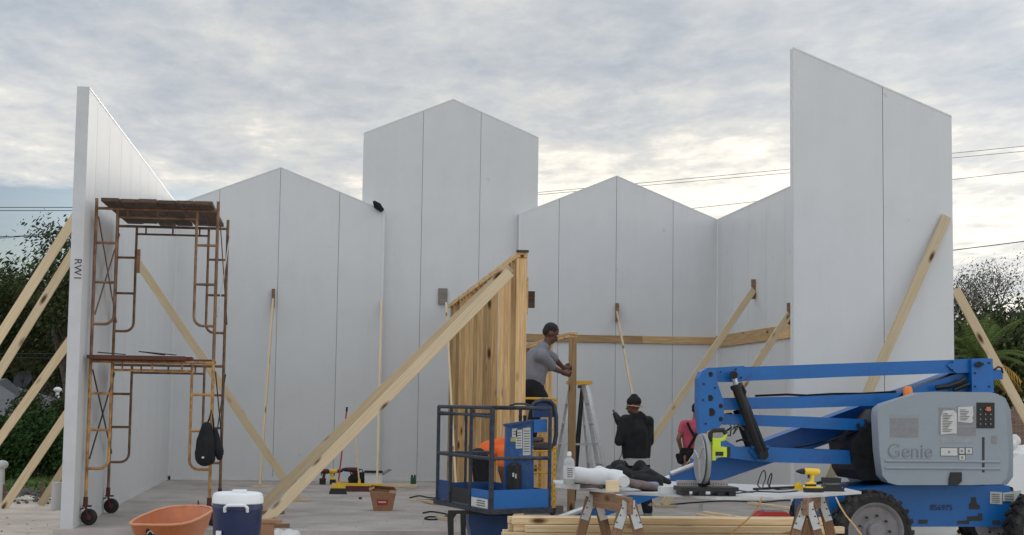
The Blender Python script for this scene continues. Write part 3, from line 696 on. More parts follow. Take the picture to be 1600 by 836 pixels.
# stud wall running in depth
X1, ZT = 2.50, SLAB+3.63
Y1, Y2 = 20.2, 31.6
sw = thing('stud_wall', (X1, 26, SLAB), 'tall wooden stud wall of closely spaced upright boards in the middle', 'stud wall')
xc = X1+.07
board('sole_plate', (xc, Y1, SLAB+.02), (xc, Y2, SLAB+.02), .14, .038, STUD, sw, face=(0, 0, 1))
for k in (0, 1): board('top_plate', (xc, Y1-.02, ZT-.019-.039*k), (xc, Y2, ZT-.019-.039*k), .14, .038, STUD, sw, face=(0, 0, 1))
y = Y1+.03; k = 0; rn = random.Random(9)
while y < Y2:
    z0, z1 = SLAB+.041, ZT-.078
    so = .0 if k < 2 else (-.034 if k % 2 else .034)
    o = board('stud', (xc+so+rn.uniform(-.008, .008), y, z0), (xc+so+rn.uniform(-.008, .008), y+rn.uniform(-.02, .02), z1), .14 if k < 2 else .072, .038, STUD, sw, face=(0, -1, 0), bev=.005); y += .12 if k < 2 else rn.choice((.28, .34, .4, .5)); k += 1
mb = MB(); mb.box((xc, Y1-.025, ZT+.006), (.16, .07, .03)); mb.build('cap_block', OLDW, sw, bevel=.003, seg=1)
c = at(823, 468, 20.5); mb = MB(); mb.box((X1+.165, 20.5, c.z+.05), (.05, .10, .5)); mb.build('cleat', STUD, sw, bevel=.002, seg=1)
mb = MB(); mb.box((X1+.235, 20.5, c.z), (.09, .10, .22)); mb.build('cleat', OLDW, sw, bevel=.002, seg=1)
# the two long beams bracing it
a = V((X1-.06, Y1-.02, 0)); a = at(797, 425, Y1-.05); f_ = gp(412, 824, SLAB)
b1 = thing('long_beam', f_, 'nearer of the two long beams leaning from the stud wall to the slab edge', 'beam', 'long beams bracing the stud wall')
board('plank', a, f_+V((0, 0, .06)), .14, .04, PINE, b1, face=(0, -1, .1)); mb = MB(); mb.box(f_+V((.08, 0, .024)), (.5, .16, .045)); mb.build('foot_block', LEGW, b1, bevel=.003, seg=1)
a = at(797, 418, Y1+.35); f_ = gp(406, 803, SLAB)
b2 = thing('long_beam', f_, 'farther of the two long beams leaning from the stud wall to the slab', 'beam', 'long beams bracing the stud wall')
board('plank', a, f_+V((0, 0, .08)), .14, .04, PINE, b2, face=(0, -1, .1)); mb = MB(); mb.box(f_+V((.1, 0, .024)), (.5, .14, .045)); mb.build('foot_block', LEGW, b2, bevel=.003, seg=1)
# door partition right of it, X constant
X2, YD = 3.78, 23.4; zt = at(893, 519, YD).z
pt = thing('partition_frame', (X2, YD, SLAB), 'short open timber partition frame with one post beside the step ladder', 'timber frame')
board('top_plate', (X2, YD-.05, zt-.02), (X2, YB-.05, zt-.02), .11, .038, STUD, pt, face=(0, 0, 1)); board('top_plate', (X2, YD-.02, zt-.061), (X2, YB-.05, zt-.061), .11, .038, STUD, pt, face=(0, 0, 1))
for yy in (YD, YD+.05): board('post', (X2, yy, SLAB), (X2, yy, zt-.081), .11, .045, STUD, pt)
for yy in (25.9, 26.0, 26.4, 27.6, 28.8, 30.0, 31.2): board('stud', (X2, yy, SLAB), (X2, yy, zt-.081), .11, .038, STUD, pt)
# stack of lumber in front of the slab
LG = 'boards stacked in front of the slab'
YS = 15.35; xa, xb = at(802, 815, YS).x, at(1302, 815, YS).x; zt_ = at(805, 809, YS).z
for (u) in (0.12, .5, .88):
    x = xa+(xb-xa)*u; o = board('timber_bearer', (x, YS-.1, .06), (x, YS+.55, .06), .09, .12, OLDW, None, face=(0, 0, 1)); tag(o, 'rough bearer lying under the stack of fresh boards, %s' % {.12: 'left end', .5: 'middle', .88: 'right end'}[u], 'bearer', 'bearers under the stack')
rn = random.Random(12); h = (zt_-.12)/7; kk = 0
rows = ['bottom course', 'second course', 'third course', 'middle course', 'fifth course', 'sixth course', 'top course']
cols_ = ['front row', 'second row', 'third row', 'back row']
for c_ in range(7):
    for r_ in range(4):
        if c_ == 6 and r_ == 0: continue
        dx = rn.uniform(-.1, .1)+(-.04 if r_ == 0 else 0); yy = YS+.048*r_*2.2
        z = .12+h*(c_+.5)
        if c_ == 5 and r_ == 0: dx = .12
        if c_ == 6 and r_ == 1: dx = 0
        o = board('lumber', (xa+dx, yy, z), (xb+dx+rn.uniform(-.05, .03), yy, z), h-.004, .088, LUM, None, bev=.003)
        tag(o, 'fresh pale board in the %s of the lumber stack, %s' % (rows[c_], cols_[r_]), 'board', LG)
# loose boards and offcuts on the slab
def loose(px0, py0, px1, py1, label, w=.09, t=.04, z=SLAB, m_=None, name='board'):
    a, c = gp(px0, py0, z), gp(px1, py1, z); a.z = c.z = z+t/2+.002
    tag(board(name, a, c, w, t, m_ or PINE, None, face=(0, 0, 1)), label, 'board', 'loose boards on the slab')
loose(519, 760, 652, 762, 'long board lying on the floor before the tool row', .09, .06)
loose(517, 755, 563, 755.5, 'short board at the floor under the tools, left of the white box', .12, .04)
loose(1092, 806, 1150, 815, 'left crossed offcut on the slab behind the saw', .12, .03)
loose(1100, 802, 1165, 812, 'right crossed offcut on the slab behind the saw', .10, .03, SLAB+.035)
loose(1172, 788, 1240, 797, 'pale offcut on the slab under the cord reel', .10, .04)
loose(682, 812, 705, 813, 'small offcut on the slab left of the lift basket', .09, .04)
loose(640, 782, 700, 786, 'narrow strip of wood among the cords on the floor', .04, .02)
loose(806, 802, 880, 803, 'grey plank lying on the slab edge behind the lumber stack', .14, .12, .11, GREYW)

# ================================================================== SCAFFOLD
def scaffold():
    X0, X3 = at(152, 700, 20.5).x, at(338, 700, 20.5).x; YN, YFAR = 20.5, 22.6
    X0 = XL+.065; X3 = X0+1.56
    root = thing('scaffold_tower', ((X0+X3)/2, 21.5, SLAB), 'rusty two-level rolling scaffold tower inside the left side wall', 'scaffold')
    zb = SLAB+.30; z1 = at(152, 557, 20.5).z; z2 = at(152, 318, 20.5).z
    H = [(zb, z1), (z1, z2)]; r = .0215
    for fy, nm in ((YN, 'near'), (YFAR, 'far')):
        for lv, (a, c) in enumerate(H):
            M_ = (YELR if (nm == 'near' and lv == 0) else STEELRUST)
            mb = MB(); top = c
            for x in (X0, X3): mb.tube([(x, fy, a), (x, fy, c+(.07 if lv == 1 else 0))], r, 8)
            mb.tube([(X0, fy, top-.06), (X3, fy, top-.06)], r*.9, 8)
            mb.tube([(X0+.27, fy, top-.17), (X3-.27, fy, top-.17)], r*.7, 8)
            for x in (X0+.4, (X0+X3)/2, X3-.4): mb.tube([(x, fy, top-.06), (x, fy, top-.17)], r*.6, 6)
            for s, x in ((1, X0), (-1, X3)):
                xi = x+s*.27; bt = a+.42
                arc = [V((xi, fy, bt+.12))]+[V((xi-s*.12*(1-math.cos(t)), fy, bt+.12-.12*math.sin(t))) for t in (PI/8, PI/4, 3*PI/8, PI/2)]
                mb.tube([(xi, fy, top-.06)]+arc+[V((x, fy, bt))], r*.85, 8)
                L_ = (top-.06)-bt
                for q in (.36, .70): mb.tube([(x, fy, bt+L_*q), (xi, fy, bt+L_*q)], r*.8, 8)
                for q in (.16, .95): mb.cyl((x, fy-.0, bt+L_*q), (x, fy+(.05 if nm == 'near' else -.05), bt+L_*q), .015, seg=6)
            mb.build('end_frame', M_, root, smooth=True)
    for x in (X0, X3):
        for lv, (a, c) in enumerate(H):
            for fl in (0, 1):
                za, zc = (a+.55, c-.18) if fl else (c-.18, a+.55)
                mb = MB(); mb.beam((x+.03, YN, za), (x+.03, YFAR, zc), .012, .032); mb.build('cross_brace', DARKT if lv == 0 else GALV if x == X3 and fl else STEELRUST, root)
    for x, y in ((X0, YN), (X0, YFAR), (X3, YN), (X3, YFAR)):
        mb = MB(); mb.tube([(x, y, zb+.06), (x, y, zb-.05)], .03, 10); mb.box((x+.02, y, zb-.055), (.11, .09, .02)); mb.beam((x-.0, y-.045, zb-.06), (x+.05, y-.045, SLAB+.10), .012, .05, (0, 1, 0)); mb.beam((x, y+.045, zb-.06), (x+.05, y+.045, SLAB+.10), .012, .05, (0, 1, 0))
        mb.beam((x-.02, y, zb-.08), (x-.14, y, zb-.13), .03, .02); mb.beam((x-.13, y, zb-.14), (x-.14, y, zb+.02), .02, .02)
        cs = mb.build('caster', DRED, root)
        mb = MB(); mb.lathe((x+.05, y-.028, SLAB+.105), [(.03, 0), (.085, .0), (.10, .008), (.105, .02), (.105, .036), (.10, .048), (.085, .056), (.03, .056)], (0, 1, 0), seg=24); mb.build('wheel', RUBBER, cs, smooth=50)
        mb = MB(); mb.cyl((x+.05, y-.05, SLAB+.105), (x+.05, y+.05, SLAB+.105), .035); mb.build('hub', DRED, cs)
    # plank decks
    rn = random.Random(3)
    zz = z2-.02
    for k in range(6):
        x = X0+.22+k*.235
        if x > X3-.05: break
        board('deck_plank', (x, YN-.35+rn.uniform(-.07, .07), zz+.028), (x+rn.uniform(-.03, .03), YFAR+.25+rn.uniform(-.1, .1), zz+.035+rn.uniform(0, .012)), .225, .045, OLDW, root, face=(0, 0, 1))
    for k in range(2):
        board('deck_plank', (X0-.02+k*.02, YN-.12+.28*k, z1-.01), (X3-.35+.07*k, YN-.12+.28*k, z1-.01), .25, .05, REDP, root, face=(0, 0, 1))
    for k in range(3):
        board('deck_plank', (X0+.1, YFAR-.9+.3*k, z1-.012), (X3-.1, YFAR-.9+.3*k, z1-.012), .25, .045, OLDW, root, face=(0, 0, 1))
    mb = MB(); mb.beam((X0+.1, YN-.15, z1+.05), (X0+.45, YN-.1, z1+.028), .06, .012); mb.build('loose_strap', DARKT, root)
    mb = MB(); mb.beam((X0+.62, YN-.15, z1+.07), (X0+.95, YN-.1, z1+.03), .07, .012); mb.beam((X0+.62, YN-.15, z1+.07), (X0+1.1, YN-.2, z1+.03), .03, .012); mb.build('loose_strap', DARKT, root)
    return X0, X3, YN, z1
SX0, SX3, SYN, SZ1 = scaffold()
# black backpack hanging on it
def backpack():
    c = at(325, 700, 20.35); root = thing('backpack', c+V((0, 0, -.3)), 'black backpack hanging on the right legs of the rusty scaffold', 'backpack')
    mb = MB(); Q = lambda x, y, dy=0: at(x, y, 20.38+dy)
    mb.cone(Q(323, 668), Q(321, 690), .075, .12); mb.cone(Q(321, 690), Q(320, 713), .12, .13); mb.cone(Q(316, 708), Q(326, 716), .10, .09); blob('main_pocket', mb, BLKC, root, .012)
    mb = MB(); mb.cone(Q(335, 675, .05), Q(341, 705, .05), .05, .075); mb.cone(Q(341, 705, .05), Q(343, 714, .05), .07, .045); blob('side_pocket', mb, BLKC, root, .012)
    mb = MB(); mb.tube([Q(323, 664), Q(327, 655), Q(330, 640), Q(333, 655), Q(334, 672)], .013, 6); mb.build('strap', BLKC, root, smooth=True)
    mb = MB(); mb.ell(Q(317, 715, -.135), (.02, .006, .014)); mb.build('badge', GALV, root, smooth=True)
backpack()

# ================================================================== SLAB CLUTTER
def broom(foot, top, label, hm, bw, bd, col, bris):
    root = thing('broom', foot, label, 'broom', 'brooms on the slab'); foot, top = V(foot), V(top)
    mb = MB(); mb.tube([foot+V((0, 0, .16)), top], .0135, 8); h = mb.build('handle', hm, root, smooth=True)
    d = (top-foot).normalized(); mb = MB(); mb.tube([top-d*.06, top+d*.02], .018, 8); mb.build('grip', BLACK, h)
    mb = MB(); mb.box(foot+V((0, 0, .125)), (bw, .07, .045)); mb.cyl(foot+V((0, 0, .14)), foot+V((0, 0, .22)), .03, .02); mb.build('head', col, root, bevel=.008)
    mb = MB(); mb.prism([foot+V((-bw/2, -.035, .1)), foot+V((bw/2, -.035, .1)), foot+V((bw/2+.03, -.05, 0)), foot+V((-bw/2-.03, -.05, 0))], (0, .085, 0)); mb.build('bristles', bris, root)
f = gp(528, 772, SLAB); broom(f, at(542, 638, f.y+.35), 'upright red-handled broom with short black bristles', RED, .26, .08, YEL, BLACK)
f = gp(548, 768, SLAB)+V((.15, 0, 0)); broom(f, at(554, 672, f.y+.2), 'push broom with pale handle and wide yellow head beside the cardboard box', PINE, .85, .08, YEL, DRED)
def tool(c, label, col, s=1., flip=1, batt=BLACK, name='cordless_drill'):
    """pistol-grip power tool standing on its battery; c = foot point, nose points to -X * flip"""
    c = V(c); root = thing(name, c, label, 'power tool', 'hand power tools'); P = lambda x, y, z: c+V((x*flip, y, z))*s
    mb = MB(); mb.box(P(0, 0, .033), (.085*s, .075*s, .065*s)); mb.build('battery', batt, root, bevel=.008*s)
    mb = MB(); mb.cone(P(.005, 0, .06), P(.022, 0, .16), .02*s, .019*s); mb.cone(P(.06, 0, .175), P(-.04, 0, .18), .033*s, .03*s); mb.box(P(0, 0, .072), (.09*s, .07*s, .02*s)); blob('housing', mb, col, root, .006*s, 2)
    mb = MB(); mb.lathe(P(-.06, 0, .18), [(.028*s, 0), (.024*s, .03*s), (.014*s, .06*s), (.008*s, .075*s)], (-flip, 0, 0), seg=14); mb.build('chuck', BLACK, root, smooth=50)
    mb = MB(); mb.box(P(-.018, 0, .135), (.015*s, .02*s, .035*s)); mb.build('trigger', BLACK, root)
f = gp(504, 757, SLAB); tool(f, 'dark red power tool at the left end of the tool row on the floor', DRED, 1.45)
f = gp(516, 757, SLAB); tool(f+V((.05, .1, 0)), 'yellow and black drill second from left in the floor tool row', YEL, 1.4, -1)
f = gp(550, 757, SLAB); tool(f, 'dark drill with long nose beside the pale broom handle', DRED, 1.6)
c = gp(560, 757, SLAB); root = thing('tool_bag', c, 'small black tool bag left of the white box on the floor', 'bag')
mb = MB(); mb.cone(c+V((-.12, 0, .1)), c+V((.12, 0, .1)), .09, .10); mb.cone(c+V((-.1, 0, .17)), c+V((.1, 0, .19)), .05, .06); blob('body', mb, BLKC, root, .012)
mb = MB(); mb.tube([c+V((-.1, 0, .22)), c+V((-.04, 0, .29)), c+V((.06, 0, .29)), c+V((.1, 0, .22))], .01, 6); mb.build('handle', BLKC, root, smooth=True)
c = gp(583, 758, SLAB); root = thing('storage_box', c, 'white box with dark open lid beside the tall pale brace', 'box')
mb = MB(); mb.box(c+V((0, 0, .12)), (.34, .26, .24)); mb.build('body', WHITE, root, bevel=.008)
mb = MB(); mb.box(c+V((0, -.02, .262)), (.35, .27, .035)); mb.build('lid', BLACK, root, bevel=.006)
mb = MB(); mb.beam(c+V((.17, .1, .2)), c+V((.33, .15, .30)), .2, .015); mb.build('flap', GREYW, root)
for px, s_ in ((643.5, 'left'), (648, 'right')):
    c = gp(px, 757, SLAB); root = thing('spray_can', c, '%s one of two dark green cans on the floor by the tower wall' % s_, 'can', 'green cans')
    mb = MB(); mb.lathe(c, [(.028, 0), (.03, .005), (.03, .13), (.024, .145)], seg=14); mb.build('body', GREEN, root, smooth=50)
    mb = MB(); mb.lathe(c+V((0, 0, .145)), [(.02, 0), (.02, .035), (.012, .04)], seg=12); mb.build('cap', BLACK, root, smooth=50)
def carton():
    b0, b1, b2, b3 = gp(583, 797.5, SLAB), gp(611, 797.5, SLAB), gp(612, 794, SLAB), gp(585, 794, SLAB); y = b0.y
    c = (b0+b1)/2; root = thing('cardboard_box', c, 'battered open cardboard box with a red label on the slab', 'box')
    zt = .31; lo = [V((-.13, -.12, 0)), V((.14, -.10, 0)), V((.16, .12, 0)), V((-.12, .12, 0))]; hi = [V((-.20, -.15, zt-.01)), V((.19, -.14, zt-.05)), V((.22, .16, zt-.02)), V((-.20, .17, zt+.01))]
    mb = MB()
    for i in range(4):
        j = (i+1) % 4; n_ = ((lo[j]-lo[i]).cross(V((0, 0, 1)))).normalized()
        mb.prism([c+lo[i], c+lo[j], c+hi[j], c+hi[i]], -n_*.008)
    mb.prism([c+p+V((0, 0, .004)) for p in lo], (0, 0, .006)); mb.build('body', CARD, root)
    for (i, j, o_) in ((0, 1, V((.02, .09, -.01))), (3, 0, V((.08, .02, .035))), (2, 3, V((0, -.05, .05))), (1, 2, V((-.10, 0, .01)))):
        mb = MB(); a, d = c+hi[i], c+hi[j]; mb.prism([a, d, d.lerp(a, .1)+o_, a.lerp(d, .1)+o_], (0, .005, .003)); mb.build('flap', CARD, root)
    q = lambda u, v: c+(lo[0].lerp(lo[1], u)).lerp(hi[0].lerp(hi[1], u), v)+V((0, -.006, 0))
    mb = MB(); mb.prism([q(.24, .3), q(.72, .33), q(.74, .62), q(.24, .58)], (0, -.002, 0)); lb = mb.build('label', RED, root)
    mb = MB(); mb.prism([q(.30, .42)+V((0, -.004, 0)), q(.66, .44)+V((0, -.004, 0)), q(.66, .52)+V((0, -.004, 0)), q(.30, .5)+V((0, -.004, 0))], (0, -.002, 0)); mb.build('stripe', PAPER, lb)
carton()
mb = MB(); c = gp(563, 780, SLAB); mb.lathe(c, [(.02, 0), (.03, .01), (.03, .03), (.015, .035)], seg=10); tag(mb.build('tape_roll', NAVY), 'tiny dark roll lying alone on the slab before the push broom', 'tape roll')
def cord(pts, z, label, r=.011, m_=None, name='extension_cord', grp='cords on the slab'):
    P_ = [gp(x, y, z)+V((0, 0, r+.003)) for x, y in pts]; q = []
    for i in range(len(P_)-1):
        p0, p1, p2, p3 = P_[max(i-1, 0)], P_[i], P_[i+1], P_[min(i+2, len(P_)-1)]
        for k in range(6):
            t = k/6; q.append(.5*((2*p1)+(p2-p0)*t+(2*p0-5*p1+4*p2-p3)*t*t+(3*p1-p0-3*p2+p3)*t*t*t))
    q.append(P_[-1]); mb = MB(); mb.tube(q, r, 6); return tag(mb.build(name, m_ or BLKC, smooth=True), label, 'cord', grp)
cord([(640, 779), (655, 776), (672, 779), (690, 780), (668, 783), (650, 782)], SLAB, 'looped cord on the floor, farthest of those left of the basket')
cord([(660, 785), (678, 789), (700, 790), (725, 786)], SLAB, 'wavy cord crossing the floor left of the basket', m_=STUD)
cord([(661, 803), (676, 801), (700, 806), (680, 813), (664, 812), (672, 809), (705, 811)], SLAB, 'black coiled cord nearest the slab edge left of the basket')
cord([(655, 828), (672, 829), (690, 824), (720, 822)], 0.02, 'thin cord on the sand just in front of the slab', .008)
cord([(1046, 790), (1090, 786), (1140, 784), (1190, 786), (1230, 783), (1300, 784)], SLAB, 'long black cord lying across the slab behind the table')
mb = MB(); c = gp(1095, 800, SLAB); mb.lathe(c, [(.05, 0), (.05, .01), (.03, .012), (.032, .13), (.028, .13)], seg=12); tag(mb.build('floor_pipe', GALV, smooth=50), 'short metal pipe stub rising from the slab behind the saw', 'pipe')
# white carrier bag and carton piece beside the cooler
mb = MB(); c = at(446, 838, 19.0); c.z = .02
for k in range(9): mb.ell(c+V((rnd.uniform(-.18, .22), rnd.uniform(-.08, .08), rnd.uniform(.03, .10))), (.10, .09, .08), seg=12, ring=8)
mb.lump(.05, 7); o = blob('plastic_bag', mb, BAG, None, .012, 1); tag(o, 'crumpled white plastic bag on the ground beside the beam foot', 'plastic bag')
mb = MB(); c = at(417, 832, 18.2); mb.box((c.x, c.y, .17), (.16, .2, .34)); mb.box((c.x+.02, c.y, .355), (.30, .24, .03)); tag(mb.build('wood_block', CARD, bevel=.004), 'brown wooden block between the cooler and the white plastic bag', 'block')

# shavings, sawdust crumbs and scraps trodden into the slab
rn = random.Random(77); mb = MB()
for k in range(600):
    x = rn.gauss(2.2, 2.6); y = rn.uniform(20, 31.5); 
    if not (XL+.2 < x < XR-.2): continue
    s_ = rn.uniform(.003, .010); mb.box((x, y, SLAB+s_*.25+.001), (s_*rn.uniform(1, 3.5), s_, s_*.5), Matrix.Rotation(rn.uniform(0, PI), 3, 'Z'))
tag(mb.build('sawdust', mat('sawdust', (.42, .32, .21), .9)), 'sawdust crumbs and tiny wood scraps strewn over the slab', 'sawdust', kind='stuff')
# ================================================================== BAKER SCAFFOLD, LADDER
def baker():
    YA, YBk = 21.9, 23.4; x0, x1 = at(792, 700, YA).x, at(866.5, 700, YA).x
    root = thing('baker_scaffold', ((x0+x1)/2, (YA+YBk)/2, SLAB), 'narrow yellow rolling scaffold the man in the grey shirt stands on', 'scaffold')
    zt = at(866, 622, YA).z; zp = 1.16
    for y in (YA, YBk):
        mb = MB()
        for x in (x0, x1): mb.box((x, y, (SLAB+.16+zt)/2), (.048, .035, zt-SLAB-.16))
        z = SLAB+.35
        while z < zt-.1: mb.tube([(x0, y, z), (x1, y, z)], .014, 8); z += .305
        mb.tube([(x0, y, zt-.01), (x1, y, zt-.01)], .016, 8); f = mb.build('ladder_frame', YELB, root)
        mb = MB()
        for x in (x0, x1):
            z = SLAB+.25
            while z < zt: mb.cyl((x, y-.0185, z), (x, y-.0165, z), .009, seg=8); z += .075
        mb.build('pin_holes', INK, f)
        for x in (x0, x1):
            mb = MB(); mb.cyl((x-.016, y, SLAB+.062), (x+.016, y, SLAB+.062), .062, seg=18); mb.box((x, y, SLAB+.135), (.05, .05, .05)); mb.build('caster', BLACK, root)
    mb = MB(); mb.box(((x0+x1)/2, (YA+YBk)/2, zp), (x1-x0-.02, YBk-YA+.05, .035)); mb.build('platform', OLDW, root, bevel=.004)
    for x in (x0, x1): mb = MB(); mb.beam((x, YA, zp-.06), (x, YBk, zp-.06), .04, .06); mb.build('side_rail', YELB, root)
    return zp
ZP = baker()
def ladder():
    YL = 25.0; top = at(905, 600, YL); zt = top.z
    root = thing('step_ladder', (top.x+.1, YL, SLAB), 'aluminium step ladder with yellow top between the timber post and the man in the hoodie', 'ladder')
    cx = top.x
    # front section faces the camera's left, rear section the right
    tl_, tr_ = V((cx-.12, YL-.17, zt)), V((cx-.10, YL+.2, zt))
    FL, FR = V((cx-.45, YL-.28, SLAB)), V((cx-.42, YL+.30, SLAB)); RL, RR = V((cx+.52, YL-.3, SLAB)), V((cx+.50, YL+.28, SLAB))
    t2, t3 = V((cx+.10, YL-.17, zt)), V((cx+.10, YL+.2, zt))
    mb = MB(); mb.box((cx, YL+.01, zt+.02), (.36, .46, .055)); mb.build('top_cap', YELB, root, bevel=.01)
    for a, c in ((tl_, FL), (tr_, FR)): mb = MB(); mb.beam(a, c, .03, .07, (1, 0, 0)); mb.build('rail', ALU, root)
    for a, c in ((t2, RL), (t3, RR)): mb = MB(); mb.beam(a, c, .03, .06, (1, 0, 0)); mb.build('rear_rail', ALU, root)
    n = 5
    for k in range(1, n+1):
        t = k/(n+1.0)
        mb = MB(); a, c = tl_.lerp(FL, t), tr_.lerp(FR, t); mb.beam(a, c, .085, .02); mb.build('tread', ALU, root)
        mb = MB(); a, c = t2.lerp(RL, t), t3.lerp(RR, t); mb.beam(a, c, .02, .03); mb.build('rear_bar', ALU, root)
    for a, c, d, e in ((tl_, FL, t2, RL), (tr_, FR, t3, RR)): mb = MB(); mb.beam(a.lerp(c, .5), d.lerp(e, .5), .006, .02); mb.build('spreader', ALU, root)
ladder()
def ladder2():
    # second pair of stiles seen through the first: a taller ladder leaning open beyond it
    YL = 26.2; a = at(911, 606, YL); root = thing('step_ladder', (a.x+.3, YL, SLAB), 'second open step ladder standing just beyond the yellow-topped one', 'ladder')
    for dx, py in ((-.02, -.2), (.0, .2)):
        mb = MB(); mb.beam(V((a.x+dx, YL+py*.6, a.z)), V((at(928, 760, YL).x+dx, YL+py, SLAB)), .03, .06, (1, 0, 0)); mb.build('rail', ALU, root)
    for dx, py in ((-.02, -.2), (.0, .2)):
        mb = MB(); mb.beam(V((a.x+dx, YL+py*.6, a.z)), V((at(896, 760, YL).x+dx, YL+py, SLAB)), .03, .05, (1, 0, 0)); mb.build('rear_rail', DARKT, root)
    p0 = V((a.x, YL-.12, a.z)); p1 = V((at(928, 760, YL).x, YL-.2, SLAB))
    for k in range(1, 6):
        q = p0.lerp(p1, k/6); mb = MB(); mb.beam(q, q+V((0, .35, 0)), .08, .02); mb.build('tread', ALU, root)
    mb = MB(); mb.box(V((a.x, YL, a.z+.02)), (.14, .3, .05)); mb.build('top_cap', DARKT, root, bevel=.006)
ladder2()

# ================================================================== TABLE ON SAWHORSES
TZ = .985
def table():
    px = [(872, 754), (886, 760), (962, 768), (1045, 772), (1120, 777), (1195, 777), (1262, 774), (1346, 768), (1300, 758), (1180, 757), (1050, 752), (960, 752), (900, 751)]
    pts = [gp(x, y, TZ) for x, y in px]
    mb = MB(); mb.prism([p-V((0, 0, .022)) for p in pts], (0, 0, .022)); o = mb.build('tabletop_sheet', [TABLEW], bevel=.004, seg=1)
    tag(o, 'white-faced sheet laid across the sawhorses as a work table', 'table top')
table()
def bracket(mb, c, s):
    """galvanised V bracket plate seen from the front"""
    for sx in (-1, 1):
        mb.prism([c+V((0.012*sx, -.03, -.02)), c+V((.055*sx, -.03, .0)), c+V((.055*sx, -.03, -.05)), c+V((.125*sx, -.03, -.23)), c+V((.055*sx, -.03, -.25)), c+V((.012*sx, -.03, -.12))], (0, .004, 0))
def sawhorse(c, d, label, splay=.27):
    """c: near end of the beam top, d: far end; legs splay sideways"""
    c, d = V(c), V(d); root = thing('sawhorse', V(((c.x+d.x)/2, (c.y+d.y)/2, 0)), label, 'sawhorse', 'sawhorses under the table')
    board('top_beam', c+V((0, 0, -.07)), d+V((0, 0, -.07)), .14, .04, LEGW, root, face=(1, 0, 0))
    for p in (c, d):
        e = p+(d-c).normalized()*(.08 if p is c else -.08)
        for sx in (-1, 1):
            board('leg', e+V((sx*.03, 0, -.06)), V((e.x+sx*splay, e.y, .0)), .089, .038, LEGW, root)
        mb = MB(); bracket(mb, e+V((0, -.0, -.02)), 1); b = mb.build('bracket', GALV, root)
        mb = MB()
        for sx in (-1, 1):
            for q in ((.05, -.07), (.07, -.13), (.1, -.19)): mb.cyl(e+V((sx*q[0], -.037, q[1]-.02)), e+V((sx*q[0], -.029, q[1]-.02)), .007, seg=8)
        mb.build('screws', INK, b)
TB = TZ-.024
a = at(986, 782, 13.0); c = at(924, 774, 14.1); a.z = c.z = TB; sawhorse(a, c, 'left sawhorse of two brown legs pairs with metal brackets under the work table')
a = at(1258, 782, 13.0); c = at(1280, 774, 14.1); a.z = c.z = TB; sawhorse(a, c, 'right sawhorse with metal brackets, in front of the lift wheel')
def onT(x, y): return gp(x, y, TZ)+V((0, 0, .001))
# small side board with the jug
mb = MB(); pts = [gp(864, 752, TZ+.03), gp(868, 757, TZ+.03), gp(905, 760, TZ+.03), gp(915, 753, TZ+.03)]; mb.prism(pts, (0, 0, .012)); mb.prism([p*1+V((0, 0, -.03)) for p in pts[1:]], (0, 0, .03)); tag(mb.build('offcut', TABLEW), 'small white offcut under the clear jug at the left end of the table', 'offcut')
c = gp(889, 757, TZ+.045); root = thing('spray_jug', c, 'translucent white jug with a pump cap at the left end of the table', 'jug')
mb = MB(); mb.lathe(c, [(.045, 0), (.05, .006), (.05, .20), (.04, .225), (.018, .24), (.018, .255)], seg=20); mb.build('body', mat('jug', (.55, .56, .56), .3, trans=.35, var=.05), root, smooth=50)
mb = MB(); mb.cyl(c+V((0, 0, .255)), c+V((0, 0, .285)), .02); mb.cyl(c+V((0, 0, .285)), c+V((0, 0, .292)), .014); mb.build('cap', WHITE, root)
mb = MB(); mb.lathe(c+V((0, 0, .05)), [(.0512, 0), (.0512, .12)], seg=20); lb = mb.build('label', PAPER, root, smooth=50)
mb = MB()
for k in range(5): mb.box(c+V((0, -.0522, .07+.018*k)), (.05, .001, .006))
mb.build('print', INK, lb)
def roll(p0, p1, r, label, m_, sx=1.):
    p0, p1 = V(p0), V(p1); d = (p1-p0); mb = MB(); pts = [p0.lerp(p1, k/10) for k in range(11)]
    mb.tube(pts, [r*(1+.05*math.sin(k*1.7)) for k in range(11)], 18); mb.lump(.008, 6, 3)
    o = mb.build('paper_roll', m_, smooth=50); tag(o, label, 'roll', 'rolls on the table')
    return o
a, c = onT(900, 765), onT(968, 765); r = .072
roll(a+V((0, .12, r+.05)), c+V((.03, .05, r+.025)), r, 'thick white roll lying along the left half of the table', CLOTHW)
a, c = onT(945, 762), onT(982, 770); roll(a+V((0, .3, .13)), c+V((-.02, .1, .09)), .055, 'shorter white roll end lying across the thick one', CLOTHW)
mb = MB(); c = onT(990, 768)
for k in range(7): mb.cone(c+V((-.08+.04*k, rnd.uniform(0, .12), .08-.008*k)), c+V((-.02+.05*k, rnd.uniform(-.03, .06), .06-.006*k)), .045, .03)
mb.lump(.02, 9); tag(blob('cloth', mb, BROWNC, None, .011, 2), 'brown-grey crumpled cloth spilling from the white roll', 'cloth')
mb = MB(); c = onT(925, 764)
for k in range(8): mb.cone(c+V((-.17+.05*k, rnd.uniform(-.03, .03), .03+.02*(k == 0))), c+V((-.12+.05*k, rnd.uniform(-.04, .04), .02)), .026, .02)
mb.cone(c+V((-.2, 0, .03)), c+V((-.15, .01, .09)), .02, .03); mb.lump(.012, 14); tag(blob('work_glove', mb, BROWNC, None, .009, 2), 'dark crumpled work gloves in front of the thick white roll', 'gloves')
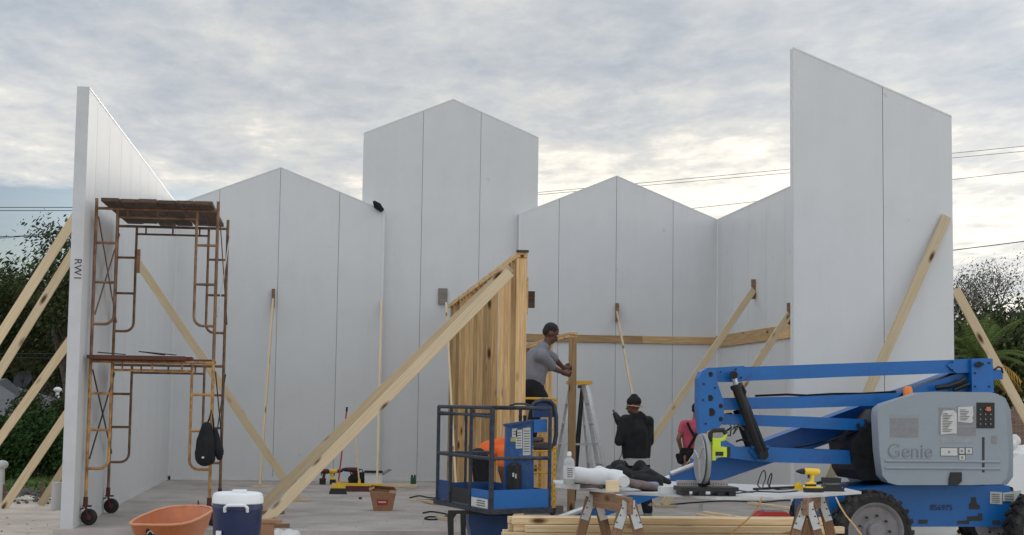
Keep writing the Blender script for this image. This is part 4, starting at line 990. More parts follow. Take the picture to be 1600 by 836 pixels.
def jacket():
    c = gp(1012, 765, TZ)+V((0, .6, 0)); mb = MB(); rn = random.Random(8)
    for k in range(16): mb.cone(c+V((rn.uniform(-.22, .20), rn.uniform(-.2, .2), rn.uniform(.05, .19))), c+V((rn.uniform(-.15, .18), rn.uniform(-.2, .2), rn.uniform(.03, .08))), rn.uniform(.045, .075), .04)
    mb.cone(c+V((.12, 0, .14)), c+V((.30, -.05, .04)), .06, .03); mb.lump(.05, 9); o = blob('jacket', mb, BLKC, None, .012, 2); tag(o, 'black jacket thrown in a heap on the table beside the white roll', 'jacket')
    mb = MB(); c = onT(1017, 768)+V((0, .15, .03))
    mb.cone(c+V((-.07, 0, .01)), c+V((.08, .0, .02)), .035, .03); mb.lump(.01, 14); tag(blob('cloth', mb, mat('pale_blue_cloth', (.20, .24, .36), .9, var=.3, vscale=20), None, .008, 2), 'small blue and white cloth at the foot of the black jacket', 'cloth')
jacket()
mb = MB(); c = onT(957, 768.5); mb.box(c+V((0, 0, .05)), (.105, .09, .10)); o = mb.build('timber_block', PINE, bevel=.003, seg=1); tag(o, 'square timber block standing at the near edge of the table', 'block')
mb = MB(); c = onT(1045, 771); mb.box(c+V((0, 0, .03)), (.17, .11, .06)); o = mb.build('white_block', TRIM, bevel=.004); tag(o, 'flat white offcut left of the mitre saw base', 'offcut')
def saw():
    Q = lambda x, y, dy=0.: at(x, y, 13.0+dy)
    c = onT(1103, 775); root = thing('mitre_saw', c, 'mitre saw with grey blade guard and lime green motor on the table', 'saw')
    x0, x1 = Q(1060, 760).x, Q(1150, 760).x; z0 = TZ+.002
    mb = MB(); mb.box(((x0+x1)/2, 13.05, z0+.055), (x1-x0, .28, .035))
    for x in (x0+.05, (x0+x1)/2-.06, (x0+x1)/2+.1, x1-.05): mb.box((x, 13.05, z0+.02), (.06, .24, .042))
    mb.build('base', BLACK, root, bevel=.005)
    for a_, b_ in ((1062, 1094), (1104, 1143)):
        xa_, xb_ = Q(a_, 750).x, Q(b_, 750).x; mb = MB(); mb.box(((xa_+xb_)/2, 13.12, z0+.095), (xb_-xa_, .02, .05)); f = mb.build('fence', mat('fence_alu', (.42, .38, .35), .6, .1, var=.15, vscale=20), root, bevel=.002)
        mb = MB(); n = 9
        for k in range(n): mb.box((xa_+(xb_-xa_)*(k+.7)/(n+.4), 13.107, z0+.09), (.003, .003, .014+.008*(k % 3 == 0)))
        mb.build('scale_marks', INK, f)
    hub = Q(1100, 717); R_ = Q(1100, 717).z-Q(1100, 757).z; ax_ = V((1, 0., 0)).normalized()
    mb = MB(); mb.lathe(hub-ax_*.028, [(R_*.35, .0), (R_*.93, 0), (R_, .008), (R_, .034), (R_*.93, .042), (R_*.35, .044)], ax_, seg=36); mb.build('blade_guard', mat('guard_grey', (.27, .28, .28), .4, .3, var=.12, vscale=14), root, smooth=50)
    mb = MB(); mb.lathe(hub-ax_*.042, [(.01, 0), (R_*.97, 0), (R_*.97, .003), (.01, .003)], ax_, seg=40); mb.build('blade', ALU, root)
    for k in range(3):
        mb = MB(); t = k*2.1+.4; e = V((0, math.cos(t), math.sin(t)));  mb.beam(hub-ax_*.04, hub-ax_*.04+e*R_*.8, .018, .01); mb.build('guard_spoke', GALV, root)
    mb = MB(); mb.box(Q(1118, 694, .05), (.07, .08, .10)); mb.box(Q(1124, 706, .05), (.13, .11, .085)); mb.box(Q(1113, 708, .05), (.03, .12, .12)); mb.build('motor', LIME, root, bevel=.012)
    mb = MB(); mb.box(Q(1136, 706, .05), (.03, .115, .09)); mb.box(Q(1124, 709, -.008), (.07, .006, .035)); mb.build('vent', BLACK, root, bevel=.005)
    mb = MB(); mb.tube([Q(1112, 686, .05), Q(1120, 688.5, .05), Q(1131, 686, .05), Q(1134, 678, .05)], .017, 8); mb.build('trigger_guard', LIME, root, smooth=True)
    mb = MB(); mb.tube([Q(1110, 690, .05), Q(1110, 677, .05), Q(1114, 672.5, .05), Q(1130, 672, .05), Q(1134, 678, .05)], .022, 8); mb.build('handle', BLACK, root, smooth=True)
    mb = MB(); mb.beam(Q(1102, 735, .1), (Q(1102, 735).x, 13.12, z0+.07), .07, .08, (0, 1, 0)); mb.cyl(Q(1096, 752, .0), Q(1108, 752, .0), .035); mb.build('pivot_arm', BLACK, root, bevel=.006)
    mb = MB(); mb.tube([Q(1134, 680, .1), Q(1141, 681, .15), Q(1142, 672, .15), Q(1150, 668, .2), Q(1146, 678, .2), Q(1156, 664, .25), Q(1162, 672, .3)], .007, 6); mb.build('power_cord', BLACK, root, smooth=True)
saw()
c = onT(1272, 769); tool(c+V((0, .1, 0)), 'yellow and black impact driver standing near the right end of the table', YEL, 1.0, 1, BLACK, 'impact_driver')
c = onT(1270, 769); root = thing('charger', c+V((0, -.02, 0)), 'flat black and yellow battery charger under the impact driver', 'charger'); mb = MB(); mb.box(c+V((0, -.02, .02)), (.17, .07, .035)); mb.build('base', BLACK, root, bevel=.008); mb = MB(); mb.box(c+V((0, -.02, .044)), (.155, .06, .012)); mb.build('top', YEL, root, bevel=.004)
c = onT(1302, 768)+V((0, .06, 0)); root = thing('battery_pack', c, 'black battery charger with a raised battery, at the right end of the table', 'charger')
mb = MB(); mb.prism([c+V((-.11, -.07, 0)), c+V((.11, -.07, 0)), c+V((.06, -.07, .06)), c+V((-.06, -.07, .06))], (0, .14, 0)); mb.build('base', BLACK, root, bevel=.006)
mb = MB(); mb.box(c+V((0, 0, .10)), (.15, .12, .045)); mb.build('battery', BLACK, root, bevel=.006); mb = MB(); mb.box(c+V((0, 0, .068)), (.12, .10, .02)); mb.build('neck', GREYD, root)
mb = MB(); mb.beam(c+V((.11, 0, .01)), c+V((.15, 0, .08)), .02, .012); mb.build('latch', BLACK, root)
c = onT(1250, 767)+V((0, .05, 0)); root = thing('plug_adapter', c, 'bright yellow three-way plug on the table left of the impact driver', 'plug'); mb = MB(); mb.box(c+V((0, 0, .03)), (.075, .06, .05)); mb.cyl(c+V((0, 0, .05)), c+V((0, 0, .078)), .018); mb.build('body', YEL, root, bevel=.01)
mb = MB(); mb.tube([c+V((-.04, 0, .03)), c+V((-.16, .02, .022)), c+V((-.3, .1, .01)), c+V((-.42, .0, .01))], .012, 6); mb.build('lead', BLACK, root, smooth=True)
def tcord(pts, label, dz=.006, r=.006):
    P_ = [(gp(x, y, TZ) if h == 0 else at(x, y, gp(x, h, TZ).y))+V((0, 0, dz)) for x, y, h in pts]; q = []
    for i in range(len(P_)-1):
        p0, p1, p2, p3 = P_[max(i-1, 0)], P_[i], P_[i+1], P_[min(i+2, len(P_)-1)]
        for k in range(6):
            t = k/6; q.append(.5*((2*p1)+(p2-p0)*t+(2*p0-5*p1+4*p2-p3)*t*t+(3*p1-p0-3*p2+p3)*t*t*t))
    q.append(P_[-1]); mb = MB(); mb.tube(q, r, 6); tag(mb.build('extension_cord', BLACK, smooth=True), label, 'cord', 'cords on the table')
tcord([(1150, 766, 0), (1175, 770, 0), (1188, 764, 0), (1184, 758, 766), (1190, 740, 766), (1195, 737, 766), (1196, 748, 766), (1192, 762, 0), (1200, 765, 0), (1206, 745, 766), (1204, 742, 766), (1200, 758, 766), (1215, 766, 0), (1250, 764, 0)], 'black cord standing up in two loops between the saw and the yellow plug')
tcord([(1150, 772, 0), (1180, 769, 0), (1220, 770, 0), (1246, 768, 0)], 'black cord lying flat on the table in front of the two loops')
# orange-brown cord hanging in front of the near lift wheel
mb = MB(); mb.tube([onT(1306, 772)+V((0, 0, -.03)), at(1312, 790, 12.9), at(1322, 806, 12.9), at(1334, 820, 12.9), at(1346, 836, 12.9), at(1352, 850, 12.9), gp(1356, 890, 0.02)], .007, 6); tag(mb.build('extension_cord', STUD, smooth=True), 'tan cord hanging from the table edge in front of the lift wheel', 'cord')
mb = MB(); mb.tube([at(1190, 777, 12.5), at(1186, 790, 12.9), at(1170, 810, 13.2), at(1140, 836, 13.6), at(1120, 852, 13.9)], .007, 6); tag(mb.build('extension_cord', STUD, smooth=True), 'brown cord hanging from the table down over the stacked boards', 'cord')
# red case behind the stack
c = at(1207, 818, 16.0); c.z = .0
root = thing('gas_can', V((c.x, c.y, 0)), 'low red plastic container with a grey top behind the lumber stack', 'container')
zt__ = at(1207, 798, 16.0).z; zb__ = 0.0
mb = MB(); mb.prism([V((c.x-.21, c.y-.12, .0)), V((c.x+.19, c.y-.12, .0)), V((c.x+.19, c.y-.12, zt__-.07)), V((c.x+.12, c.y-.12, zt__-.005)), V((c.x-.13, c.y-.12, zt__-.005)), V((c.x-.19, c.y-.12, zt__-.05)), V((c.x-.21, c.y-.12, zt__-.12))], (0, .24, 0)); mb.build('body', RED, root, bevel=.025, seg=3, smooth=40)
mb = MB(); mb.box((c.x-.01, c.y-.02, zt__+.004), (.20, .14, .02)); mb.build('lid', GREYD, root, bevel=.006)

# ================================================================== WHEELBARROW, COOLER
def wheelbarrow():
    RP = [(203, 818, 13.0), (210, 812, 13.15), (222, 806, 13.4), (243, 797.5, 13.8), (263, 792.5, 14.1), (290, 790.5, 14.25), (314, 790.5, 14.2), (328, 793, 14.0), (333, 796.5, 13.8), (324, 803, 13.45), (312, 809.5, 13.2), (299, 815.5, 13.0), (284, 819, 12.9), (266, 820.5, 12.85), (240, 820.5, 12.85), (220, 820, 12.88), (208, 819.5, 12.93)]
    R_ = [at(*p) for p in RP]; n = len(R_); ce = V((0, 0, 0))
    for p in R_: ce += p/n
    root = thing('wheelbarrow', V((ce.x, ce.y, 0)), 'orange plastic wheelbarrow tray at the bottom left, left of the blue cooler', 'wheelbarrow')
    dep = .27; B_ = [V((ce.x+(p.x-ce.x)*.62, ce.y+(p.y-ce.y)*.62, ce.z-dep)) for p in R_]; mid = [p.lerp(q, .5)+V(((p.x-ce.x)*.06, (p.y-ce.y)*.06, 0)) for p, q in zip(R_, B_)]
    mb = MB(); b = mb.b; rings = [[b.verts.new(p) for p in r] for r in (R_, mid, B_)]
    for a_, c_ in zip(rings, rings[1:]):
        for i in range(n): mb._f([a_[i], a_[(i+1) % n], c_[(i+1) % n], c_[i]])
    mb._f(rings[-1]); bmesh.ops.recalc_face_normals(b, faces=b.faces); bmesh.ops.solidify(b, geom=list(b.faces), thickness=.006)
    tr_ = mb.build('tray', ORANGEP, root, smooth=60)
    mb = MB(); mb.tube(R_, .0115, 8, closed=True); mb.build('rim', mat('orange_rim', (.62, .25, .11), .4, var=.08), tr_, smooth=True)
    # badge on the side that faces us
    p = at(240, 829, 12.95); N_ = V((0, -1, -.35)).normalized(); X_ = V((1, 0, 0)); Y_ = N_.cross(X_); Mx = Matrix((X_, Y_, N_)).transposed().to_4x4()
    k = max(q.y for q in R_[13:15]); p = V((p.x, 12.905, p.z)); Mx.translation = p
    q = lambda u, v, o=0.: Mx @ V((u, v, o))
    mb = MB(); mb.prism([q(-.055, -.05, .012), q(.06, -.05, .012), q(.06, -.01, .012), q(.035, .045, .012), q(-.035, .045, .012), q(-.055, .01, .012)], N_*.003); bd = mb.build('badge', BLACK, root)
    mb = MB(); mb.prism([q(-.03, .028, .0155), q(.03, .028, .0155), q(.03, .038, .0155), q(-.03, .038, .0155)], N_*.001); mb.tube([q(-.045, -.02, .017), q(-.035, .0, .017), q(-.015, .008, .017), q(.0, -.01, .017)], .005, 6)
    mb.prism([q(-.005, -.018, .0155), q(.045, -.018, .0155), q(.045, -.002, .0155), q(-.005, -.002, .0155)], N_*.001); mb.build('print', PAPER, bd)
    # wheel, handles, legs below
    for s in (-1, 1):
        mb = MB(); mb.tube([V((ce.x+s*.13, ce.y+.75, .22)), V((ce.x+s*.2, ce.y, ce.z-dep-.02)), V((ce.x+s*.27, ce.y-1.0, ce.z-.28))], .018, 8); mb.build('handle', LEGW, root)
        mb = MB(); mb.tube([V((ce.x+s*.2, ce.y-.1, ce.z-dep-.02)), V((ce.x+s*.22, ce.y-.35, .02)), V((ce.x+s*.2, ce.y-.5, ce.z-dep-.03))], .014, 8); mb.build('leg', BLACK, root)
    w = V((ce.x-.05, ce.y+.75, .2)); mb = MB(); mb.lathe(w, [(.05, 0), (.15, .0), (.19, .02), (.2, .05), (.19, .08), (.15, .10), (.05, .10)], (1, 0, 0), seg=28); wh = mb.build('wheel', RUBBER, root, smooth=50)
    mb = MB(); mb.cyl(w+V((-.08, 0, 0)), w+V((.18, 0, 0)), .012); mb.lathe(w+V((-.004, 0, 0)), [(.02, 0), (.12, 0), (.12, .108), (.02, .108)], (1, 0, 0)); mb.build('rim', GALV, wh, smooth=50)
wheelbarrow()
def cooler():
    Y = 12.3; x0, x1 = at(331, 800, Y).x, at(411, 800, Y).x; cx = (x0+x1)/2; R_ = (x1-x0)/2; zt = at(371, 769, Y-.05).z; zl = at(371, 789, Y-.2).z; zb = zl-.43
    root = thing('drink_cooler', (cx, Y, zb), 'dark blue round drink cooler with white lid at the bottom left', 'cooler')
    c = V((cx, Y, 0))
    mb = MB(); mb.lathe(c, [(R_*.86, zb), (R_*.9, zb+.02), (R_*.97, zl-.05), (R_*.99, zl-.045), (R_*.99, zl-.02), (R_*.96, zl-.01), (R_*.96, zl)], seg=48); mb.build('body', NAVY, root, smooth=35)
    mb = MB(); mb.lathe(c, [(R_*.98, zl), (R_*1.01, zl+.006), (R_*1.0, zt-.035), (R_*.95, zt-.012), (R_*.86, zt-.004), (R_*.80, zt-.015), (R_*.3, zt-.018), (.01, zt-.018)], seg=48); ld = mb.build('lid', WHITE, root, smooth=40)
    mb = MB(); mb.box((cx+.01, Y-.02, zt+.0), (R_*.55, R_*1.2, .026)); mb.build('lid_grip', WHITE, ld, bevel=.01)
    mb = MB(); hw = .085; mb.tube([V((cx-hw, Y-R_-.012, zl-.05)), V((cx-hw, Y-R_-.035, zl-.02)), V((cx-hw+.02, Y-R_-.045, zl-.0)), V((cx+hw-.02, Y-R_-.045, zl-.0)), V((cx+hw, Y-R_-.035, zl-.02)), V((cx+hw, Y-R_-.012, zl-.05))], .0125, 10); mb.build('handle', WHITE, root, smooth=True)
    mb = MB(); mb.box((cx-.13, Y-R_*.78, at(345, 833, Y).z), (.045, .012, .06), Matrix.Rotation(-.65, 3, 'Z')); mb.build('sticker', WHITE, root)
    cr = thing('wooden_crate', (cx, Y, 0), 'low wooden crate under the blue drink cooler', 'crate'); 
    for z in (.06, .06+(zb-.12)/2, zb-.06):
        for s in (-1, 1):
            board('slat', (cx-.24, Y+s*.23, z), (cx+.24, Y+s*.23, z), .1, .018, OLDW, cr); board('slat', (cx+s*.235, Y-.22, z), (cx+s*.235, Y+.22, z), .1, .018, OLDW, cr, face=(1, 0, 0))
    mb = MB(); mb.box((cx, Y, zb-.012), (.45, .44, .02)); mb.build('top', OLDW, cr)
cooler()

# ================================================================== PICKUP BEHIND THE LIFT
def pickup():
    Y0 = 24.0; x0 = at(1573, 740, Y0).x; L_ = 5.2; g_ = 0.0
    root = thing('pickup_truck', (x0+L_/2, Y0+.9, 0), 'white pickup parked behind the lift, only its nose in view at the right margin', 'pickup truck')
    H = lambda px, py: at(px, py, Y0)
    zh = at(1590, 707, Y0).z; prof = [(0, .42), (0, .78), (.05, zh-.16), (.16, zh-.05), (.45, zh+.01), (1.25, zh+.09), (1.35, zh+.12), (L_, zh+.1), (L_, .5), (L_-.6, .45)]
    wx = .62+.15; r = .40
    arch = lambda cx: [(cx+r*math.cos(t), .38+r*math.sin(t)) for t in [PI*k/8 for k in range(9)]]
    pts = prof[:-1]+[(L_, .42)]+arch(L_-1.0)+arch(wx)
    mb = MB(); mb.prism([V((x0+a, Y0, b)) for a, b in pts], (0, 1.85, 0)); mb.build('body', CARW, root, bevel=.045, seg=3, smooth=45)
    cab = [(1.3, zh+.10), (1.85, 1.78), (2.05, 1.84), (3.3, 1.84), (3.45, 1.78), (3.6, zh+.08)]
    mb = MB(); mb.prism([V((x0+a, Y0+.12, b)) for a, b in cab], (0, 1.6, 0)); mb.build('cab', CARW, root, bevel=.05, seg=3, smooth=45)
    mb = MB(); w = [(1.52, zh+.16), (1.95, 1.72), (2.5, 1.74), (2.5, zh+.16)]; mb.prism([V((x0+a, Y0+.112, b)) for a, b in w], (0, .01, 0)); w = [(2.58, zh+.16), (2.58, 1.74), (3.28, 1.74), (3.42, zh+.16)]; mb.prism([V((x0+a, Y0+.112, b)) for a, b in w], (0, .01, 0)); mb.build('side_window', GLASS, root)
    mb = MB(); n_ = V((-(1.78-zh-.1), 0, .55)).normalized()*.006; mb.prism([V((x0+1.34, Y0+.25, zh+.15))+n_, V((x0+1.34, Y0+1.6, zh+.15))+n_, V((x0+1.82, Y0+1.5, 1.72))+n_, V((x0+1.82, Y0+.35, 1.72))+n_], n_); mb.build('windscreen', GLASS, root)
    for wxx in (wx, L_-1.0):
        for yy in (Y0+.02, Y0+1.6):
            mb = MB(); mb.lathe((x0+wxx, yy, .38), [(.2, 0), (.34, 0), (.38, .03), (.38, .2), (.34, .23), (.2, .23)], (0, 1, 0), seg=28, ring=True); t_ = mb.build('wheel', RUBBER, root, smooth=50)
            mb = MB(); mb.lathe((x0+wxx, yy-.004, .38), [(.01, .02), (.09, .01), (.21, .02), (.22, 0), (.23, .01), (.23, .1), (.01, .1)], (0, 1, 0), seg=24); mb.build('rim', ALU, t_, smooth=50)
    for yy in (Y0+.05, Y0+1.5): mb = MB(); mb.box((x0+.06, yy+.12, zh-.22), (.13, .32, .16)); mb.build('headlight', mat('lamp_lens', (.5, .52, .54), .1, coat=1.), root, bevel=.03)
    mb = MB(); mb.box((x0-.02, Y0+.92, .52), (.14, 1.8, .16)); mb.build('bumper', GALV, root, bevel=.03)
    mb = MB(); c = H(1586, 697)+V((0, .3, 0)); c.z = zh+.10
    for k in range(8): mb.ell(c+V((rnd.uniform(-.12, .18), rnd.uniform(-.1, .1), rnd.uniform(-.03, .10))), .085, seg=12, ring=8)
    mb.lump(.04, 8); tag(blob('plastic_bag', mb, BAG, None, .013, 1), 'crumpled white bag on the bonnet of the pickup', 'plastic bag')
pickup()
# ================================================================== BOOM LIFT
def lift():
    YA = 16.45; B = lambda x, y, Y=YA: at(x, y, Y)
    root = thing('boom_lift', V((B(1480, 800).x, 17.2, 0)), 'big blue articulated boom lift with grey cover and worker basket', 'boom lift')
    def poly(name, px, Y, th, m_, par=root, bev=.008, seg=2, smooth=0):
        mb = MB(); mb.prism([at(x, y, Y) for x, y in px], (0, th, 0)); return mb.build(name, m_, par, bevel=bev, seg=seg, smooth=smooth)
    # chassis
    ch = poly('chassis', [(1290, 768), (1396, 759), (1577, 759), (1585, 778), (1566, 823), (1300, 823)], 16.62, 1.1, BLUE)
    rr = lambda px: px
    for px in ([(1517, 777), (1525, 777), (1526, 786), (1531, 790), (1531, 796), (1514, 796), (1514, 788), (1517, 785)], [(1495, 814), (1511, 813), (1511, 807), (1528, 806), (1528, 802), (1535, 802), (1535, 814), (1515, 814), (1514, 819), (1496, 819)], [(1551, 813), (1562, 813), (1564, 817), (1561, 820), (1552, 820), (1550, 816)], [(1435, 812), (1449, 812), (1450, 815), (1448, 818.5), (1435, 818.5)]):
        mb = MB(); mb.prism([at(x, y, 16.617) for x, y in px], (0, .002, 0)); mb.build('frame_opening', INK, ch)
    p = at(1471, 793.5, 16.612); text('serial_number', '856975', .088, face_cam(p), INK, ch, .001)
    mb = MB(); mb.prism([at(x, y, 16.612) for x, y in ((1547, 768), (1566, 769), (1566, 788), (1547, 787))], (0, .003, 0)); mb.prism([at(x, y, 16.608) for x, y in ((1567, 770), (1597, 766), (1584, 785), (1567, 783))], (0, .003, 0)); lb = mb.build('warning_label', PAPER, ch)
    mb = MB()
    for k in range(5): mb.prism([at(x, y, 16.604) for x, y in ((1550, 772+3*k), (1562, 772.2+3*k), (1562, 773+3*k), (1550, 772.8+3*k))], (0, .001, 0)); mb.prism([at(x, y, 16.604) for x, y in ((1570, 773+2.5*k), (1584, 772.4+2.5*k), (1584, 773.4+2.5*k), (1570, 774+2.5*k))], (0, .001, 0))
    mb.build('print', INK, lb)
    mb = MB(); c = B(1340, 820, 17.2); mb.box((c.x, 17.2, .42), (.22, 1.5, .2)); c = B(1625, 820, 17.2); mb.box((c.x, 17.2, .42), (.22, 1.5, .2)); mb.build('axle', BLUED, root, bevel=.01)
    poly('frame_plate', [(1262, 774), (1306, 774), (1306, 822), (1262, 826)], 17.35, .5, BLUE, ch)
    poly('turntable', [(1400, 751), (1560, 751), (1556, 762), (1404, 762)], 16.75, .95, DARKT)
    # wheels with lugs
    def wheel(cx, cy, Y, steer=0.):
        c = at(cx, cy, Y); R_ = .425; w = .30; ax_ = V((math.sin(steer), math.cos(steer), 0)); c = c-ax_*0; c.z = R_
        mb = MB(); mb.lathe(c, [(R_*.72, .0), (R_*.76, -.005), (R_*.90, .0), (R_*.955, .03), (R_*.96, w-.03), (R_*.90, w), (R_*.72, w)], ax_, seg=44, ring=True)
        up = V((0, 0, 1)); sx = ax_.cross(up).normalized()
        for k in range(22):
            for s in (0, 1):
                t = 2*PI*(k+.5*s)/22; rad = sx*math.cos(t)+up*math.sin(t); tan = ax_.cross(rad)
                a_ = c+rad*R_*.962+ax_*(w*(.02 if not s else .98)); b_ = c+rad*R_*.975+ax_*w*.55+tan*.05
                mb.beam(a_, b_, .042, .045, rad)
                mb.beam(c+rad*R_*.975+ax_*(w*(.0 if not s else 1.)), c+rad*R_*.86+ax_*(w*(-.012 if not s else 1.012)), .042, .02, ax_)
        wh = mb.build('tyre', RUBBER, root, smooth=35)
        mb = MB(); mb.lathe(c-ax_*.004, [(.02, .06), (R_*.30, .055), (R_*.34, .075), (R_*.62, .05), (R_*.68, .01), (R_*.73, .0), (R_*.745, .012), (R_*.745, .12), (.02, .12)], ax_, seg=44); rm = mb.build('rim', RIM, wh, smooth=35)
        mb = MB(); mb.lathe(c-ax_*.02, [(.01, 0), (.075, 0), (.088, .015), (.09, .09), (.01, .09)], ax_, seg=24); mb.build('hub', RIM, wh, smooth=35)
        mb = MB()
        for k in range(9):
            t = 2*PI*k/9; q = c+(sx*math.cos(t)+up*math.sin(t))*R_*.40; mb.cyl(q+ax_*.03, q+ax_*.08, .012, seg=6)
        mb.build('lug_nuts', DARKT, wh)
    wheel(1369, 820, 16.15); wheel(1642, 822, 16.15); wheel(1290, 812, 18.0, .35); wheel(1560, 815, 17.95)
    # turret cover
    cov = [(1371, 650), (1373, 638), (1382, 631), (1410, 622), (1437, 613.5), (1470, 612), (1549, 613), (1560, 616), (1569, 627), (1573, 660), (1576, 700), (1576, 728), (1573, 747), (1564, 756), (1520, 758), (1402, 758), (1388, 754), (1379, 743), (1374, 705)]
    cv = poly('turret_cover', cov, 16.2, .2, GREYP, root, .06, 5, 50)
    cv2 = poly('counterweight', [(1564, 618), (1571, 622), (1579, 640), (1583, 690), (1583, 745), (1574, 757), (1540, 758), (1540, 616)], 16.7, 1.0, GREYP, root, .03, 3, 45)
    poly('far_cover', [(x-36, y+4) for x, y in cov], 17.75, .5, GREYP, root, .04, 3, 45)
    poly('engine_tray', [(1330, 690), (1380, 640), (1560, 640), (1562, 756), (1345, 750), (1336, 735)], 16.85, .8, DARKT, root, .01)
    YF_ = 16.197
    def plate(name, px, m_, d=0., par=cv, th=.003): mb = MB(); mb.prism([at(x, y, YF_-d) for x, y in px], (0, th, 0)); return mb.build(name, m_, par)
    R4 = lambda a, b, c, d: [(a, b), (c, b+.2), (c, d+.2), (a, d)]
    pt_ = plate('peeled_patch', R4(1391, 654, 1435, 683), GREYD); plate('peeled_patch', R4(1390.5, 648.5, 1436, 653.5), mat('patch_light', (.28, .30, .32), .7, var=.1), 0)
    f1 = plate('decal_frame', R4(1467, 637, 1492, 679), GREYD); f2 = plate('decal_frame', R4(1495, 635, 1524, 665), GREYD); plate('peeled_patch', R4(1496, 667, 1525, 681), GREYD); plate('peeled_patch', R4(1470, 683, 1520, 692), mat('patch_mid', (.30, .31, .33), .75, var=.12, vscale=15)); plate('peeled_patch', R4(1549, 681, 1558, 693), GREYD)
    d1 = plate('decal', [(1474, 641.5), (1490, 641), (1495, 646), (1495, 677), (1470, 679), (1470, 652)], PAPER, .0035); d2 = plate('decal', [(1497, 636), (1520, 635), (1521, 648), (1519, 653), (1521, 658), (1517, 661), (1497, 659)], PAPER, .0035)
    mb = MB()
    for k in range(12): mb.prism([at(x, y, YF_-.0075) for x, y in ((1473, 646+2.5*k), (1481+(k*7 % 9), 646+2.5*k), (1481+(k*7 % 9), 646.8+2.5*k), (1473, 646.8+2.5*k))], (0, .0008, 0))
    mb.build('print', INK, d1); mb = MB()
    for k in range(7): mb.prism([at(x, y, YF_-.0075) for x, y in ((1500, 640+2.6*k), (1509+(k*5 % 7), 640+2.6*k), (1509+(k*5 % 7), 640.8+2.6*k), (1500, 640.8+2.6*k))], (0, .0008, 0))
    mb.build('print', INK, d2)
    for px in ((1470, 700, 1496, 712), (1499, 700, 1507, 709), (1509, 700, 1519, 709), (1499, 711, 1508, 718.5)):
        fr = plate('decal_frame', R4(px[0]-.8, px[1]-.8, px[2]+.8, px[3]+.8), INK); plate('decal', R4(*px), PAPER, .0035, fr)
        a = (px[0]+px[2])/2; b = (px[1]+px[3])/2; plate('pictogram', R4(a-1.6, b-1.8, a+1.6, b+1.8), GREYD, .007, fr, .001)
    # moulded lettering, its relief light and shade put into two tones, and ribs
    p = at(1422.5, 706, YF_-.002); text('moulded_lettering', 'Genie', .215, face_cam(p), mat('lettering_shaded', (.20, .225, .25), .55, var=.05), cv, .004)
    p = at(1423.2, 706.8, YF_-.001); text('moulded_lettering', 'Genie', .215, face_cam(p), mat('lettering_highlight', (.46, .50, .54), .5, var=.05), cv, .002)
    for y in (720, 731):
        mb = MB(); mb.tube([at(1383, y, YF_+.004), at(1562, y+1.5, YF_+.004)], .016, 8); mb.build('moulded_rib', GREYP, cv, smooth=True)
    plate('slot', R4(1534.6, 683, 1538.4, 738), INK); 
    cp = plate('control_panel', R4(1526, 629, 1554, 669), BLACK, .004, cv, .006)
    mb = MB(); mb.box(at(1544, 639, YF_-.02), (.045, .03, .045)); mb.build('red_switch', mat('switch_orange', (.6, .16, .06), .4), cp, bevel=.005)
    mb = MB()
    for j in range(4):
        for k in range(3): mb.cyl(at(1532+8*k, 640+7.5*j, YF_-.006), at(1532+8*k, 640+7.5*j, YF_-.02), .009, seg=8)
    mb.build('toggle', GREYD, cp)
    lt = plate('latch', [(1486, 738), (1503, 738), (1503, 752), (1497, 758), (1483, 758), (1483, 750)], BLACK, .02, cv, .02)
    # beacon
    c = at(1420, 621, 16.5); mb = MB(); mb.lathe(c, [(.05, -.03), (.05, .02), (.035, .02)], seg=16); bb = mb.build('beacon_base', BLACK, root, smooth=50); mb = MB(); mb.lathe(c+V((-.01, 0, .02)), [(.052, 0), (.05, .07), (.036, .10), (.01, .105)], seg=16); mb.build('beacon', ORANGE, bb, smooth=50)
    # secondary arms
    def arm(name, a, b, Y, th, m_=BLUE, **k): return poly(name, a+b[::-1], Y, th, m_, root, .012, 2)
    YB_ = 16.95
    arm('upper_beam', [(1112, 574.5), (1172, 573), (1340, 567), (1540, 560.5)], [(1112, 596), (1172, 595), (1340, 588), (1540, 581)], YB_, .34)
    for s_ in (0,): poly('gusset_plate', [(1106, 575), (1162, 571.5), (1175, 582), (1158, 597), (1110, 597)], YB_-.03, .02, BLUE, root, .003, 1)
    poly('gusset_plate', [(1480, 571), (1492, 561.5), (1542, 559.5), (1542, 581), (1494, 583)], YB_-.03, .02, BLUE, root, .003, 1)
    eb = poly('end_block', [(1518, 561), (1551, 560), (1553, 613), (1519, 613)], YB_-.09, .5, BLUE, root, .012)
    poly('end_lug', [(1551, 577), (1567, 578), (1567, 593), (1552, 593)], YB_+.1, .15, BLUE, root, .008)
    mb = MB(); mb.cyl(at(1530, 569.5, YB_-.14), at(1530, 569.5, YB_-.08), .032); mb.beam(at(1524, 570, YB_-.13), at(1537, 569, YB_-.13), .02, .03); mb.build('pivot_pin', DARKT, eb)
    mb = MB(); mb.tube([at(1553, 578, YB_+.1), at(1560, 573, YB_+.1), at(1565, 575, YB_+.1), at(1567, 583, YB_+.1)], .012, 8); mb.build('hose', BLACK, eb, smooth=True)
    arm('middle_beam', [(1126, 622), (1250, 619.5), (1410, 613.5)], [(1126, 640), (1250, 638), (1390, 633)], YB_+.02, .3)
    arm('middle_beam', [(1126, 646.5), (1250, 650.5), (1380, 656.5)], [(1126, 663), (1250, 668.5), (1380, 674.5)], YB_+.02, .3)
    for a_ in ([(1130, 623), (1172, 627), (1184, 633), (1172, 640), (1130, 641)], [(1130, 648), (1158, 651), (1165, 655), (1156, 663), (1130, 664)]): poly('gusset_plate', a_, YB_-.01, .02, BLUE, root, .003, 1)
